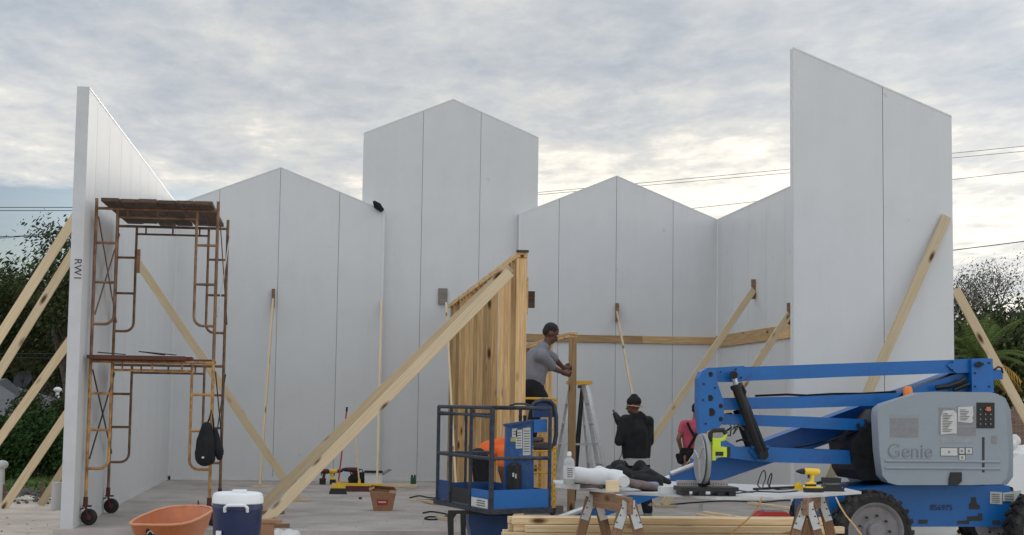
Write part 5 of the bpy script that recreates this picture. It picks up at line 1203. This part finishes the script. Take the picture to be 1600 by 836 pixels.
    arm('lower_beam', [(1118, 690), (1134, 688), (1150, 698), (1192, 699.5), (1380, 705.5)], [(1112, 712), (1134, 714), (1150, 717), (1192, 722), (1380, 727)], YB_, .34)
    poly('gusset_plate', [(1171, 704), (1182, 697), (1202, 696), (1207, 708), (1200, 719), (1184, 721)], YB_-.04, .03, BLUE, root, .003, 1)
    kn = [(1092, 590), (1098, 579), (1106, 574.5), (1120, 575), (1121, 598), (1131, 627), (1131.5, 658), (1124, 668), (1110, 672), (1094, 680), (1091.5, 640)]
    k1 = poly('knuckle_plate', kn, YB_-.10, .05, BLUE, root, .01); poly('knuckle_plate', kn, YB_+.12, .04, BLUE, root, .01)
    poly('knuckle_web', [(1091, 592), (1096, 580), (1101, 577), (1100, 672), (1094, 678), (1090.5, 640)], YB_-.05, .17, BLUE, root, .006)
    for x, y, r in ((1110, 585, .028), (1109.5, 622, .034), (1111, 644, .046), (1126, 634.5, .026), (1126, 655, .026)):
        mb = MB(); mb.cyl(at(x, y, YB_-.105), at(x, y, YB_-.06), r, seg=20); mb.build('pivot_pin', DARKT, k1)
    # lift cylinder
    a, b = at(1150, 601, YB_-.13), at(1192, 709, YB_-.13); mb = MB(); mb.cyl(a, b, .062, .062, 20); mb.cyl(a, a+(b-a)*.05, .072, .072, 20); cyl = mb.build('lift_cylinder', BLACK, root, smooth=45)
    mb = MB(); mb.cyl(at(1146, 587, YB_-.13), at(1151, 603, YB_-.13), .03, seg=12); mb.build('piston_rod', ALU, cyl, smooth=True)
    mb = MB(); mb.cyl(at(1146.5, 586, YB_-.21), at(1146.5, 586, YB_+.0), .045); mb.build('cylinder_eye', DARKT, cyl); mb = MB(); mb.cyl(at(1194, 711, YB_-.21), at(1194, 711, YB_), .05); mb.build('cylinder_eye', DARKT, cyl)
    mb = MB(); mb.tube([at(1160, 602, YB_-.17), at(1165, 612, YB_-.18), at(1163, 622, YB_-.17), at(1192, 694, YB_-.2), at(1198, 706, YB_-.2)], .011, 6); mb.build('hose', BLACK, cyl, smooth=True)
    a, b = at(1152, 640, YB_+.3), at(1172, 698, YB_+.3); mb = MB(); mb.cyl(a, b, .055); mb.build('cylinder', BLACK, root, smooth=45)
    for pts in ([(1131, 648), (1142, 646), (1150, 653), (1170, 650)], [(1134, 674), (1143, 668), (1140, 662), (1150, 660), (1146, 668), (1160, 664)], [(1150, 690), (1158, 687), (1170, 690), (1174, 693)], [(1240, 700), (1290, 690), (1340, 672), (1400, 655)]):
        mb = MB(); mb.tube([at(x, y, YB_+.05 if y < 700 else 17.4) for x, y in pts], .012, 6); mb.build('hose', BLACK, root, smooth=True)
    # primary boom, swung behind and down to the basket
    YP = 17.5; ln = lambda x, o=0.: 745-.3675*(x-1043)+o
    arm('primary_boom', [(1105, ln(1105)), (1500, 577)], [(1105, ln(1105, 36)), (1500, 622)], YP, .3, BLUE)
    arm('fly_boom', [(1040, ln(1040)), (1112, ln(1112))], [(1040, ln(1040, 30)), (1112, ln(1112, 32))], YP+.04, .22, BLUE)
    arm('jib_boom', [(872, ln(872)), (1046, ln(1046))], [(872, ln(872, 26)), (1046, ln(1046, 26))], YP+.06, .18, BLUE)
    mb = MB(); mb.cyl(at(868, ln(868, 2), YP-.06), at(1046, ln(1046, 2), YP-.06), .032, seg=14); mb.build('steel_tube', ALU, root, smooth=True)
    mb = MB(); mb.cyl(at(1048, ln(1048, -3), YP-.06), at(1094, ln(1094, -4), YP-.06), .028, seg=14); mb.build('steel_tube', ALU, root, smooth=True)
    poly('boom_collar', [(1091, 718), (1098, 715), (1100, 755), (1092, 760)], YP-.05, .4, BLUE, root, .006)
    poly('riser_plate', [(1405, 614), (1498, 583), (1520, 582), (1518, 614)], 17.0, .5, BLUE, root, .01)
    mb = MB(); mb.tube([at(1462, 606, 16.9), at(1480, 604, 16.88), at(1498, 598, 16.9), at(1508, 592, 16.9)], .03, 8); mb.tube([at(1490, 610, 16.9), at(1506, 603, 16.9), at(1515, 600, 16.9)], .025, 8); mb.build('hose', BLACK, root, smooth=True)
    # grease nipples, bolts and a clipped hose along the arms
    for x, y, yy in ((1150, 577, YB_-.035), (1158, 590, YB_-.035), (1126, 581, YB_-.11), (1100, 600, YB_-.11), (1099, 625, YB_-.11), (1103, 662, YB_-.11), (1118, 606, YB_-.11), (1524, 604, YB_-.095), (1546, 604, YB_-.095), (1524, 583, YB_-.095), (1546, 567, YB_-.095), (1488, 566, YB_-.035), (1488, 578, YB_-.035), (1180, 703, YB_-.045), (1200, 701, YB_-.045), (1185, 716, YB_-.045)):
        mb = MB(); mb.cyl(at(x, y, yy), at(x, y, yy-.012), .011, seg=6); mb.build('bolt', DARKT, root)
    mb = MB(); mb.tube([at(x, y, YB_+.12) for x, y in ((1180, 618.5), (1230, 616.5), (1260, 618), (1300, 615.5), (1350, 615), (1400, 612))], .013, 6); mb.build('hose', BLACK, root, smooth=True)
    mb = MB(); mb.tube([at(x, y, 16.93) for x, y in ((1340, 662), (1352, 690), (1362, 735), (1372, 742))], .02, 8); mb.tube([at(x, y, 16.9) for x, y in ((1352, 655), (1358, 690), (1366, 720), (1372, 728))], .016, 8); mb.build('hose', BLACK, root, smooth=True)
    # ---------------- basket
    N_ = at(767, 797, 16.6); zf = N_.z; zt = at(767, 637, 16.6).z; H_ = zt-zf
    Lc = at(683, 794, 18.25); Lc.z = zf; Rc = at(858, 797, 16.98); Rc.z = zf; Fc = Lc+Rc-N_
    T = lambda p, f: p+V((0, 0, H_*f))
    r = .021
    mb = MB()
    for f in (1., .5): mb.tube([T(N_, f), T(Lc, f), T(Fc, f), T(Rc, f)], r, 8, closed=True) if f == 1. else (mb.tube([T(Fc, f), T(Lc, f), T(N_, f), T(Rc, f)], r, 8))
    mb.tube([T(Lc, .92), T(Fc, .92)], r*.8, 8); mb.tube([T(N_, .955)*.999+V((0, .04, -.05)), T(Lc, .94)], r*.7, 8)
    fr = mb.build('rail', RAIL, root, smooth=True)
    for p, q in ((N_, 1.35), (Lc, 1.), (Rc, 1.), (Fc, 1.), (N_.lerp(Lc, .37), .95), (N_.lerp(Lc, .75), .95), (Lc.lerp(Fc, .5), .8), (Rc.lerp(Fc, .5), .9)):
        mb = MB(); mb.tube([p, T(p, 1)], r*q, 8); mb.build('post', RAIL, root, smooth=True)
    mb = MB(); e1 = (Lc-N_).normalized()*.04; e2 = (Rc-N_).normalized()*.04
    mb.prism([N_-e1-e2, Lc+e1-e2, Fc+e1+e2, Rc-e1+e2], (0, 0, -.045)); mb.build('floor_frame', RAIL, root, bevel=.006)
    def toe(a, b, h0, h1, m_, off): 
        d = (b-a).normalized(); n_ = d.cross(V((0, 0, 1))); mb = MB(); mb.prism([a+V((0, 0, h0)), b+V((0, 0, h0)), b+V((0, 0, h1)), a+V((0, 0, h1))], n_*off); return mb.build('toe_board', m_, root, bevel=.002, seg=1)
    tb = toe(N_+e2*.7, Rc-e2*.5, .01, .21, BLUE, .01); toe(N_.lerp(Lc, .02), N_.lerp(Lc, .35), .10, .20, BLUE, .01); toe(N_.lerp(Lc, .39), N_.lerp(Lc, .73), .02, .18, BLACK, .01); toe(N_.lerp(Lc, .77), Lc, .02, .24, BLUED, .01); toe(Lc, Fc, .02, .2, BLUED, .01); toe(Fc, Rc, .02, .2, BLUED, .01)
    a, b = N_.lerp(Lc, .33), N_.lerp(Lc, .04); o_ = V((-.012, -.03, 0)); mb = MB(); mb.prism([a+o_+V((0, 0, .01)), b+o_+V((0, 0, .01)), b+o_+V((0, 0, .11)), a+o_+V((0, 0, .11))], (-.002, -.004, 0)); wl = mb.build('warning_label', PAPER, root)
    mb = MB(); o_ = V((-.017, -.037, 0))
    for k in range(3):
        a2, b2 = a.lerp(b, .35), a.lerp(b, .85); mb.prism([a2+o_+V((0, 0, .03+.025*k)), b2+o_+V((0, 0, .03+.025*k)), b2+o_+V((0, 0, .038+.025*k)), a2+o_+V((0, 0, .038+.025*k))], (-.001, -.001, 0))
    mb.build('print', INK, wl)
    # console
    YC = 17.1
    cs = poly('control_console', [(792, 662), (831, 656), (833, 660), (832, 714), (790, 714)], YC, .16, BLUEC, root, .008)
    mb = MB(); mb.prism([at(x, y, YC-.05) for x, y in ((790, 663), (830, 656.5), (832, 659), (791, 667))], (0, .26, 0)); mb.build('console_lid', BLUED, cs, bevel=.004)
    for px in ([(800, 670), (808, 669), (808, 683), (800, 683)], [(806, 672), (816, 671), (816, 700.5), (806, 701)], [(817, 669), (829, 667.5), (829, 711), (817, 711.5)]):
        mb = MB(); mb.prism([at(x, y, YC-.004) for x, y in px], (0, .003, 0)); dc = mb.build('decal', PAPER, cs); mb = MB(); x0, x1 = px[0][0]+1.5, px[1][0]-1.5; y = px[0][1]+4
        while y < px[2][1]-3: mb.prism([at(q, w, YC-.007) for q, w in ((x0, y), (x1, y), (x1, y+1), (x0, y+1))], (0, .001, 0)); y += 4
        mb.build('print', INK, dc)
    mb = MB(); mb.prism([at(x, y, YC-.004) for x, y in ((798, 684), (806, 683.5), (806, 690), (798, 690))], (0, .003, 0)); mb.build('decal', mat('decal_yellow', (.45, .38, .12), .6), cs)
    poly('back_plate', [(788, 714), (834, 714), (834, 770), (788, 770)], YC+.06, .05, BLUEC, root, .006)
    mb = MB(); a, b = at(804, 766, YC-.02), at(804, 727, YC-.02); mb.cyl(a, b, .077, .077, 20); mb.cyl(b, b+V((0, 0, .03)), .06, .03, 16); cn = mb.build('manual_canister', BLACK, root, smooth=40)
    mb = MB(); mb.box(at(802, 742, YC-.10), (.02, .004, .045)); mb.box(at(806, 744, YC-.10), (.016, .004, .05)); mb.build('sticker', PAPER, cn)
    poly('footswitch_box', [(834, 656), (855, 655), (855, 675), (834, 676)], YC-.02, .15, BLUE, root, .008)
    # rounded guard loop at the right end, in two sizes
    lp = [(832, 634), (838, 628), (848, 625), (860, 627), (866, 634), (869, 650), (869, 680), (866, 694), (858, 700), (834, 700)]
    mb = MB(); mb.tube([at(x, y, YC+.1) for x, y in lp], .024, 10); mb.build('guard_loop', RAIL, root, smooth=True)
    poly('joystick_guard', [(834, 640), (838, 631), (848, 627), (858, 629), (864, 637), (866, 652), (834, 652)], YC+.12, .12, BLUED, root, .01)
    mb = MB(); mb.tube([at(796, 634, YC), at(806, 631, YC), at(820, 631, YC), at(832, 636, YC)], .012, 8); mb.build('guard_bar', RAIL, root, smooth=True)
    mb = MB()
    for x in (813, 820): mb.cyl(at(x, 658, YC+.06), at(x, 649, YC+.06), .018, .022, 10)
    mb.build('joystick', BLACK, root, smooth=40)
    # bracket and rotator under the basket
    YU = 17.35
    for px in ([(701, 798), (760, 798), (760, 803), (714, 803), (709, 810), (709, 846), (701, 846), (699.5, 806)], [(720, 803), (728, 803), (728, 846), (721, 846)]): poly('hanger', px, YU-.2, .08, BLACK, root, .006)
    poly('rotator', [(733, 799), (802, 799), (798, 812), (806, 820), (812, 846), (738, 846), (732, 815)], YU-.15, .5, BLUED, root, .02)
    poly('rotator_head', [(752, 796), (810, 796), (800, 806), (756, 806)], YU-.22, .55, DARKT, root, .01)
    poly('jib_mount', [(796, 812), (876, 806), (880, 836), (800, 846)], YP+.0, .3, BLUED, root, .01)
    mb = MB(); a = at(863, 800, 17.3); mb.cyl(a+V((0, -.03, 0)), a+V((0, .03, 0)), .035, seg=14); mb.box(a+V((0, 0, -.06)), (.03, .04, .08)); mb.build('end_roller', BLACK, root)
lift()

# ================================================================== PEOPLE
def hand(mb, w, d, side, s=1., curl=.5, up=V((0, 0, 1))):
    """w wrist, d pointing direction, side = thumb side; palm and five fingers, bent"""
    d = V(d).normalized(); side = (V(side)-d*V(side).dot(d)).normalized(); n_ = d.cross(side)
    mb.cone(w, w+d*.085*s, .026*s, .032*s); mb.cone(w+side*.018*s, w+d*.085*s+side*.022*s, .02*s, .018*s); mb.cone(w-side*.018*s, w+d*.08*s-side*.024*s, .02*s, .016*s)
    for i, (o_, l) in enumerate(((.03, .07), (.01, .08), (-.012, .074), (-.032, .06))):
        p = w+d*.085*s+side*o_*s; q = p+(d*math.cos(curl*.7)+n_*math.sin(curl*.7))*l*.5*s; e = q+(d*math.cos(curl*2)+n_*math.sin(curl*2))*l*.5*s
        mb.cone(p, q, .0105*s, .0095*s, 8); mb.cone(q, e, .0095*s, .008*s, 8)
    p = w+d*.025*s+side*.028*s; q = p+(d*.7+side*.7).normalized()*.042*s; e = q+(d*.95+n_*.35).normalized()*.036*s; mb.cone(p, q, .014*s, .011*s, 8); mb.cone(q, e, .011*s, .009*s, 8)
def head(mb, c, fwd, s=1., up=V((0, 0, 1))):
    """skull, jaw, nose, brow, ears, lips; c = centre of the skull"""
    f = V(fwd).normalized(); u = (V(up)-f*V(up).dot(f)).normalized(); r_ = f.cross(u); P = lambda a, b, h: c+(f*a+r_*b+u*h)*s; Rm = Matrix((f, r_, u)).transposed()
    mb.ell(P(-.01, 0, .02), V((.098, .077, .105))*s, Rm); mb.ell(P(.035, 0, -.055), V((.058, .056, .065))*s, Rm); mb.ell(P(.068, 0, -.098), V((.026, .03, .02))*s, Rm)
    mb.cone(P(.088, 0, -.005), P(.112, 0, -.04), .011*s, .016*s, 8); mb.ell(P(.08, 0, .022), V((.016, .05, .012))*s, Rm)
    mb.ell(P(.089, 0, -.071), V((.012, .026, .006))*s, Rm, 10, 6); mb.ell(P(.087, 0, -.082), V((.012, .024, .007))*s, Rm, 10, 6)
    for k in (-1, 1): mb.ell(P(-.01, .078*k, -.015), V((.022, .01, .033))*s, Rm, 10, 6)
    return P, Rm
def eyes(par, P, Rm, s=1.):
    for k in (-1, 1):
        mb = MB(); mb.ell(P(.081, .031*k, .003), V((.012, .015, .010))*s, Rm, 10, 8); e = mb.build('eye', mat('eye_white', (.6, .58, .55), .2), par, smooth=True)
        mb = MB(); mb.ell(P(.091, .031*k, .003), V((.004, .006, .006))*s, Rm, 8, 6); mb.build('iris', BLACK, e, smooth=True)
def C(mb, *a):
    """chain of joints: (point, radius) pairs"""
    for (p, r), (q, s) in zip(a, a[1:]): mb.cone(V(p), V(q), r, s)

def man_grey():
    Y = 22.6; A = lambda x, y, dy=0.: at(x, y, Y+dy)
    fz = ZP+.018
    hip = A(829, 607); root = thing('person', V((hip.x, Y, fz)), 'man in a grey T-shirt and dark trousers leaning right to reach the timber post', 'person')
    hc = A(861, 520); fwd = V((.86, .10, -.50)); up = V((.5, 0, .86))
    L_, R_ = -.11, .11
    shN, shF = A(845, 556, -.19), A(850, 552, .19)       # near and far shoulder
    chest = A(843, 562); belly = A(832, 587); neck = A(854, 540)
    elN = A(864, 575, .0); wrN = A(879, 582, .42)
    elF = A(868, 562, .38); wrF = A(880, 575, .62)
    kN, kF = V((hip.x+.08, Y+L_, fz+.50)), V((hip.x+.10, Y+R_+.04, fz+.50)); aN, aF = V((hip.x-.04, Y+L_-.02, fz+.085)), V((hip.x+.05, Y+R_+.06, fz+.085))
    def limbs(mb, k=0., legs=True):
        C(mb, (hip+V((0, L_, -.0)), .105+k), (kN, .068+k), (aN, .048+k)); C(mb, (hip+V((0, R_, 0)), .105+k), (kF, .068+k), (aF, .048+k))
    mb = MB(); P, Rm = head(mb, hc, fwd, 1.2, up); C(mb, (hc+V((-.03, 0, -.05)), .058), (neck, .062), (chest, .12), (belly, .14), (hip, .14)); mb.cone(shN, shF, .075, .075)
    limbs(mb); C(mb, (shN, .07), (elN, .05), (wrN, .032)); C(mb, (shF, .07), (elF, .05), (wrF, .032))
    hand(mb, wrN, (1, .15, -.25), (0, .2, 1), 1.1, .9); hand(mb, wrF, (1, .0, .05), (0, -.2, 1), 1.1, .9)
    for a in (aN, aF): mb.cone(a+V((-.04, 0, -.05)), a+V((.14, 0, -.055)), .04, .032)
    body = blob('body', mb, SKIN, root, .0095, 2); eyes(body, P, Rm, 1.2)
    mb = MB(); s_ = 1.2; mb.ell(P(-.022, 0, .038), V((.094, .082, .086))*s_, Rm); mb.ell(P(-.06, 0, -.005), V((.05, .074, .065))*s_, Rm); mb.lump(.008, 30); blob('hair', mb, HAIR, root, .008, 1)
    mb = MB(); mb.tube([P(.092, -.025, -.062), P(.103, 0, -.058), P(.092, .025, -.062)], .007, 6); mb.build('moustache', HAIR, root)
    mb = MB(); mb.cone(shN, shF, .098, .098); C(mb, (neck+V((-.05, 0, -.03)), .10), (chest+V((-.03, 0, 0)), .19), (belly, .205), (hip+V((.01, 0, .04)), .19)); C(mb, (shN, .105), (shN.lerp(elN, .8), .085)); C(mb, (shF, .098), (shF.lerp(elF, .8), .08)); mb.cone(belly+V((.07, 0, 0)), chest+V((.05, 0, -.05)), .13, .12); mb.lump(.012, 7); blob('shirt', mb, GTEE, root, .012, 3)
    mb = MB(); mb.cone(hip+V((0, -.07, .02)), hip+V((0, .07, .02)), .165, .165); limbs(mb, .03); mb.cone(hip+V((.05, -.05, -.02)), hip+V((.15, -.08, -.12)), .15, .11); mb.cone(hip+V((.0, .05, -.05)), hip+V((.1, .06, -.25)), .15, .12); mb.lump(.014, 6); blob('trousers', mb, DENIM, root, .013, 3)
    for a in (aN, aF): mb = MB(); mb.cone(a+V((-.05, 0, -.045)), a+V((.15, 0, -.05)), .046, .036); mb.cone(a, a+V((0, 0, .05)), .055, .056); blob('boot', mb, BROWNC, root, .01, 2)
man_grey()

def man_hoodie():
    Y = 21.9; A = lambda x, y, dy=0.: at(x, y, Y+dy); fz = SLAB
    hip = A(993, 728); root = thing('person', V((hip.x, Y, fz)), 'man in a black hoodie and beanie seen from behind, holding a tool upright', 'person')
    hc = A(990, 633); fwd = V((-.88, .42, -.12)); side = fwd.cross(V((0, 0, 1))).normalized()      # to his right
    neck = A(994, 650); chest = A(994, 675); waist = A(994, 705); shL, shR = A(977, 658, -.04), A(1011, 660, .12)
    elL = A(968, 689, -.10); wrL = A(967, 675, .12); elR = A(1014, 690, .22); wrR = A(975, 682, .42)
    hl, hr = hip+V((-.08, -.03, 0)), hip+V((.10, .05, 0)); kL, kR = A(984, 768, -.02), A(1008, 768, .04); aL, aR = A(980, 802, .05), A(1012, 802, .0); aL.z = aR.z = fz+.085
    mb = MB(); P, Rm = head(mb, hc, fwd); C(mb, (hc+V((0, 0, -.06)), .055), (neck, .058), (chest, .12), (waist, .12), (hip, .13)); mb.cone(shL, shR, .07, .07)
    C(mb, (hl, .095), (kL, .06), (aL, .042)); C(mb, (hr, .095), (kR, .06), (aR, .042)); C(mb, (shL, .062), (elL, .045), (wrL, .03)); C(mb, (shR, .062), (elR, .045), (wrR, .03))
    hand(mb, wrL, (.12, .2, .9), (-.5, -.5, .3), 1., 1.2); hand(mb, wrR, (-.8, .1, .5), (.3, .2, .9), 1., 1.1)
    for a in (aL, aR): mb.cone(a+V((.03, 0, -.05)), a+fwd*.17+V((0, 0, -.05)), .04, .03)
    body = blob('body', mb, SKIN, root, .0095, 2); eyes(body, P, Rm)
    mb = MB(); mb.ell(P(-.012, 0, .048), V((.110, .09, .090)), Rm); mb.ell(P(-.02, 0, .09), V((.07, .065, .075)), Rm); blob('beanie', mb, BLKC, root, .009, 2)
    mb = MB(); mb.tube([P(.112*math.cos(t)-.012, .093*math.sin(t), -.012-.025*math.cos(t)*-1) for t in [2*PI*k/20 for k in range(20)]], .0085, 6, closed=True); mb.build('headband', mat('band_tan', (.5, .27, .17), .8), root, smooth=True)
    mb = MB(); mb.cone(shL, shR, .10, .10); C(mb, (neck+V((.01, 0, -.03)), .09), (chest, .17), (waist, .17), (A(994, 716), .175)); mb.cone(shL+V((.03, 0, -.05)), A(985, 712, -.03), .11, .12); mb.cone(shR+V((-.03, 0, -.05)), A(1004, 712, .03), .11, .12)
    C(mb, (shL, .095), (elL, .075), (wrL.lerp(elL, .1), .045)); C(mb, (shR, .095), (elR, .075), (wrR.lerp(elR, .1), .045)); mb.cone(neck+V((.05, .02, .0)), neck+V((-.06, -.05, -.01)), .07, .055); mb.cone(neck+V((.09, 0, -.02)), neck+V((.06, .08, -.02)), .06, .06); mb.lump(.012, 6); blob('hoodie', mb, BLKC, root, .012, 3)
    mb = MB(); mb.tube([A(994, 716), A(994, 726)], [.198, .20], 24); mb.lump(.01, 8); mb.build('undershirt', GREYC, root, smooth=50)
    mb = MB(); mb.cone(hl, hr, .13, .13); mb.cone(hip+V((-.04, 0, .0)), hip+V((.04, 0, .0)), .165, .165); C(mb, (hl, .12), (kL, .095), (aL+V((0, 0, .05)), .07)); C(mb, (hr, .12), (kR, .095), (aR+V((0, 0, .05)), .07)); mb.lump(.012, 7); blob('trousers', mb, DENIM, root, .013, 3)
    for a in (aL, aR): mb = MB(); mb.cone(a+V((.03, 0, -.04)), a+fwd*.18+V((0, 0, -.045)), .048, .038); mb.cone(a, a+V((0, 0, .13)), .06, .068); blob('boot', mb, GREYD, root, .011, 2)
    # the tool in his hand
    t = thing('nail_gun', A(968, 668, .1), 'black hand tool held upright by the man in the black hoodie', 'power tool', 'hand power tools')
    mb = MB(); C(mb, (A(974, 674, .1), .045), (A(966, 656, .1), .058), (A(961, 647, .1), .036)); mb.cone(A(968, 662, .18), A(973, 664, .18), .03, .03); mb.cone(A(966, 672, .18), A(972, 682, .18), .022, .02); blob('housing', mb, BLACK, t, .008, 2)
    mb = MB(); mb.cyl(A(961, 647, .18), A(957.5, 640, .18), .014, .009, 10); mb.build('nose', DARKT, t)
    mb = MB(); mb.tube([A(972, 680, .18), A(974, 692, .1), A(971, 710, .05), A(965, 724, 0), A(962, 735, 0), A(965, 752, .1), A(972, 790, .2), gp(975, 808, SLAB+.01)], .008, 6); mb.build('air_hose', GREYD, t, smooth=True)
man_hoodie()

def man_pink():
    Y = 27.5; A = lambda x, y, dy=0.: at(x, y, Y+dy); fz = SLAB
    hip = A(1082, 716); root = thing('person', V((hip.x, Y, fz)), 'man in a pink T-shirt with black crossed braces and tool belt, partly behind the lift', 'person')
    hc = A(1088, 640); fwd = V((.35, .92, -.15)); neck = A(1087, 654); chest = A(1084, 674); waist = A(1082, 698); shL, shR = A(1069, 664, .0), A(1103, 664, .0)
    elL = A(1060, 686, -.02); wrL = A(1065, 706, .05); elR = A(1110, 688, .05); wrR = A(1104, 700, .25)
    hl, hr = hip+V((-.09, 0, 0)), hip+V((.09, 0, 0)); kL, kR = A(1074, 760, .02), A(1093, 760, .04); aL, aR = A(1072, 796), A(1095, 796); aL.z = aR.z = fz+.085
    mb = MB(); P, Rm = head(mb, hc, fwd, .97); C(mb, (hc+V((0, 0, -.06)), .055), (neck, .058), (chest, .12), (waist, .115), (hip, .13)); mb.cone(shL, shR, .065, .065)
    C(mb, (hl, .09), (kL, .058), (aL, .042)); C(mb, (hr, .09), (kR, .058), (aR, .042)); C(mb, (shL, .06), (elL, .043), (wrL, .03)); C(mb, (shR, .06), (elR, .043), (wrR, .03)); hand(mb, wrL, (.05, 0, -1), (.2, 1, 0), 1., .8); hand(mb, wrR, (-.5, .8, -.1), (0, 0, 1), 1., .8)
    for a in (aL, aR): mb.cone(a+V((0, -.03, -.05)), a+fwd*.16+V((0, 0, -.04)), .04, .03)
    body = blob('body', mb, SKIN2, root, .0095, 2); eyes(body, P, Rm, .97)
    mb = MB(); mb.ell(P(-.012, 0, .04), V((.104, .085, .085)), Rm); mb.ell(P(-.05, 0, -.01), V((.06, .075, .06)), Rm); mb.ell(P(.09, 0, .03), V((.06, .055, .01)), Rm); blob('cap', mb, BLKC, root, .009, 1)
    mb = MB(); mb.cone(shL, shR, .088, .088); C(mb, (neck+V((0, 0, -.04)), .075), (chest, .155), (waist, .15), (A(1082, 704), .155)); mb.cone(shL+V((.04, 0, -.04)), waist+V((-.05, 0, 0)), .10, .12); mb.cone(shR+V((-.04, 0, -.04)), waist+V((.05, 0, 0)), .10, .12); C(mb, (shL, .088), (shL.lerp(elL, .45), .07)); C(mb, (shR, .088), (shR.lerp(elR, .45), .07)); mb.lump(.009, 8); blob('shirt', mb, PINK, root, .011, 3)
    bk = lambda x, y, o: A(x, y, o)
    for p in (((1074, 660, -.15), (1079, 672, -.185), (1088, 686, -.19), (1098, 703, -.17)), ((1098, 660, -.15), (1092, 672, -.185), (1084, 686, -.195), (1074, 703, -.17))):
        mb = MB(); pts = [bk(*q) for q in p]
        for a, b in zip(pts, pts[1:]): mb.beam(a, b, .045, .014, (0, -1, 0)) if False else mb.beam(a, b, .014, .045, (1, 0, .3))
        mb.build('suspender', BLKC, root)
    mb = MB(); mb.tube([A(1082, 700), A(1082, 710)], [.205, .21], 24); mb.build('tool_belt', BLKC, root, smooth=50)
    mb = MB(); mb.cone(A(1077, 708, -.19), A(1076, 718, -.19), .055, .05); mb.cone(A(1090, 707, -.19), A(1091, 713, -.19), .06, .05); mb.cone(A(1066, 706, -.0), A(1064, 720, -.05), .05, .06); mb.cone(A(1059, 712, -.05), A(1062, 720, -.05), .045, .05); mb.lump(.012, 12); blob('pouch', mb, BLKC, root, .01, 2)
    mb = MB(); mb.cone(hl, hr, .125, .125); mb.cone(hip+V((-.04, 0, 0)), hip+V((.04, 0, 0)), .15, .15); C(mb, (hl, .115), (kL, .085), (aL, .065)); C(mb, (hr, .115), (kR, .085), (aR, .065)); mb.lump(.012, 7); blob('trousers', mb, KHAKI, root, .013, 3)
    for a in (aL, aR): mb = MB(); mb.cone(a+V((0, -.04, -.04)), a+fwd*.17+V((0, 0, -.045)), .046, .037); mb.cone(a, a+V((0, 0, .06)), .055, .058); blob('boot', mb, BROWNC, root, .011, 2)
man_pink()

def man_orange():
    Y = 21.5; A = lambda x, y, dy=0.: at(x, y, Y+dy); fz = SLAB
    hip = A(750, 716); root = thing('person', V((hip.x, Y, fz)), 'man in an orange T-shirt bending double behind the lift basket', 'person')
    hc = A(806, 716); fwd = V((.45, 0, -.9)); up = V((.9, 0, .43)); neck = A(795, 706); chest = A(782, 700); belly = A(764, 706); shN, shF = A(787, 706, -.19), A(787, 703, .19)
    elN = A(783, 734, -.20); wrN = A(788, 758, -.12); elF = A(792, 730, .2); wrF = A(796, 756, .12)
    hl, hr = hip+V((0, -.1, -.01)), hip+V((0, .1, -.01)); kL, kR = V((hip.x+.06, Y-.12, fz+.49)), V((hip.x+.02, Y+.13, fz+.49)); aL, aR = V((hip.x+.06, Y-.14, fz+.085)), V((hip.x-.08, Y+.15, fz+.085))
    mb = MB(); P, Rm = head(mb, hc, fwd, 1., up); C(mb, (hc+V((-.06, 0, .03)), .055), (neck, .058), (chest, .12), (belly, .12), (hip, .135)); mb.cone(shN, shF, .068, .068)
    C(mb, (hl, .10), (kL, .064), (aL, .044)); C(mb, (hr, .10), (kR, .064), (aR, .044)); C(mb, (shN, .062), (elN, .046), (wrN, .031)); C(mb, (shF, .062), (elF, .046), (wrF, .031)); hand(mb, wrN, (.15, .1, -1), (1, 0, 0), 1., .9); hand(mb, wrF, (.1, -.1, -1), (1, 0, 0), 1., .9)
    for a in (aL, aR): mb.cone(a+V((-.04, 0, -.05)), a+V((.15, 0, -.05)), .04, .031)
    body = blob('body', mb, SKIN, root, .0095, 2); eyes(body, P, Rm)
    mb = MB(); mb.ell(P(-.022, 0, .045), V((.095, .085, .09)), Rm); mb.ell(P(-.06, 0, 0), V((.05, .075, .065)), Rm); blob('hair', mb, HAIR, root, .009, 1)
    mb = MB(); mb.cone(shN, shF, .088, .088); C(mb, (neck+V((-.04, 0, 0)), .085), (chest, .15), (belly, .155), (hip+V((.06, 0, .03)), .15)); C(mb, (shN, .088), (shN.lerp(elN, .6), .075)); C(mb, (shF, .088), (shF.lerp(elF, .6), .075)); mb.lump(.012, 7); blob('shirt', mb, ORTEE, root, .012, 3)
    mb = MB(); mb.cone(hip+V((-.01, -.06, .0)), hip+V((-.01, .06, .0)), .15, .15); C(mb, (hl, .12), (kL, .09), (aL, .07)); C(mb, (hr, .12), (kR, .09), (aR, .07)); mb.lump(.013, 7); blob('trousers', mb, DENIM, root, .013, 3)
    for a in (aL, aR): mb = MB(); mb.cone(a+V((-.05, 0, -.045)), a+V((.16, 0, -.05)), .046, .036); mb.cone(a, a+V((0, 0, .06)), .056, .058); blob('boot', mb, BROWNC, root, .011, 2)
man_orange()
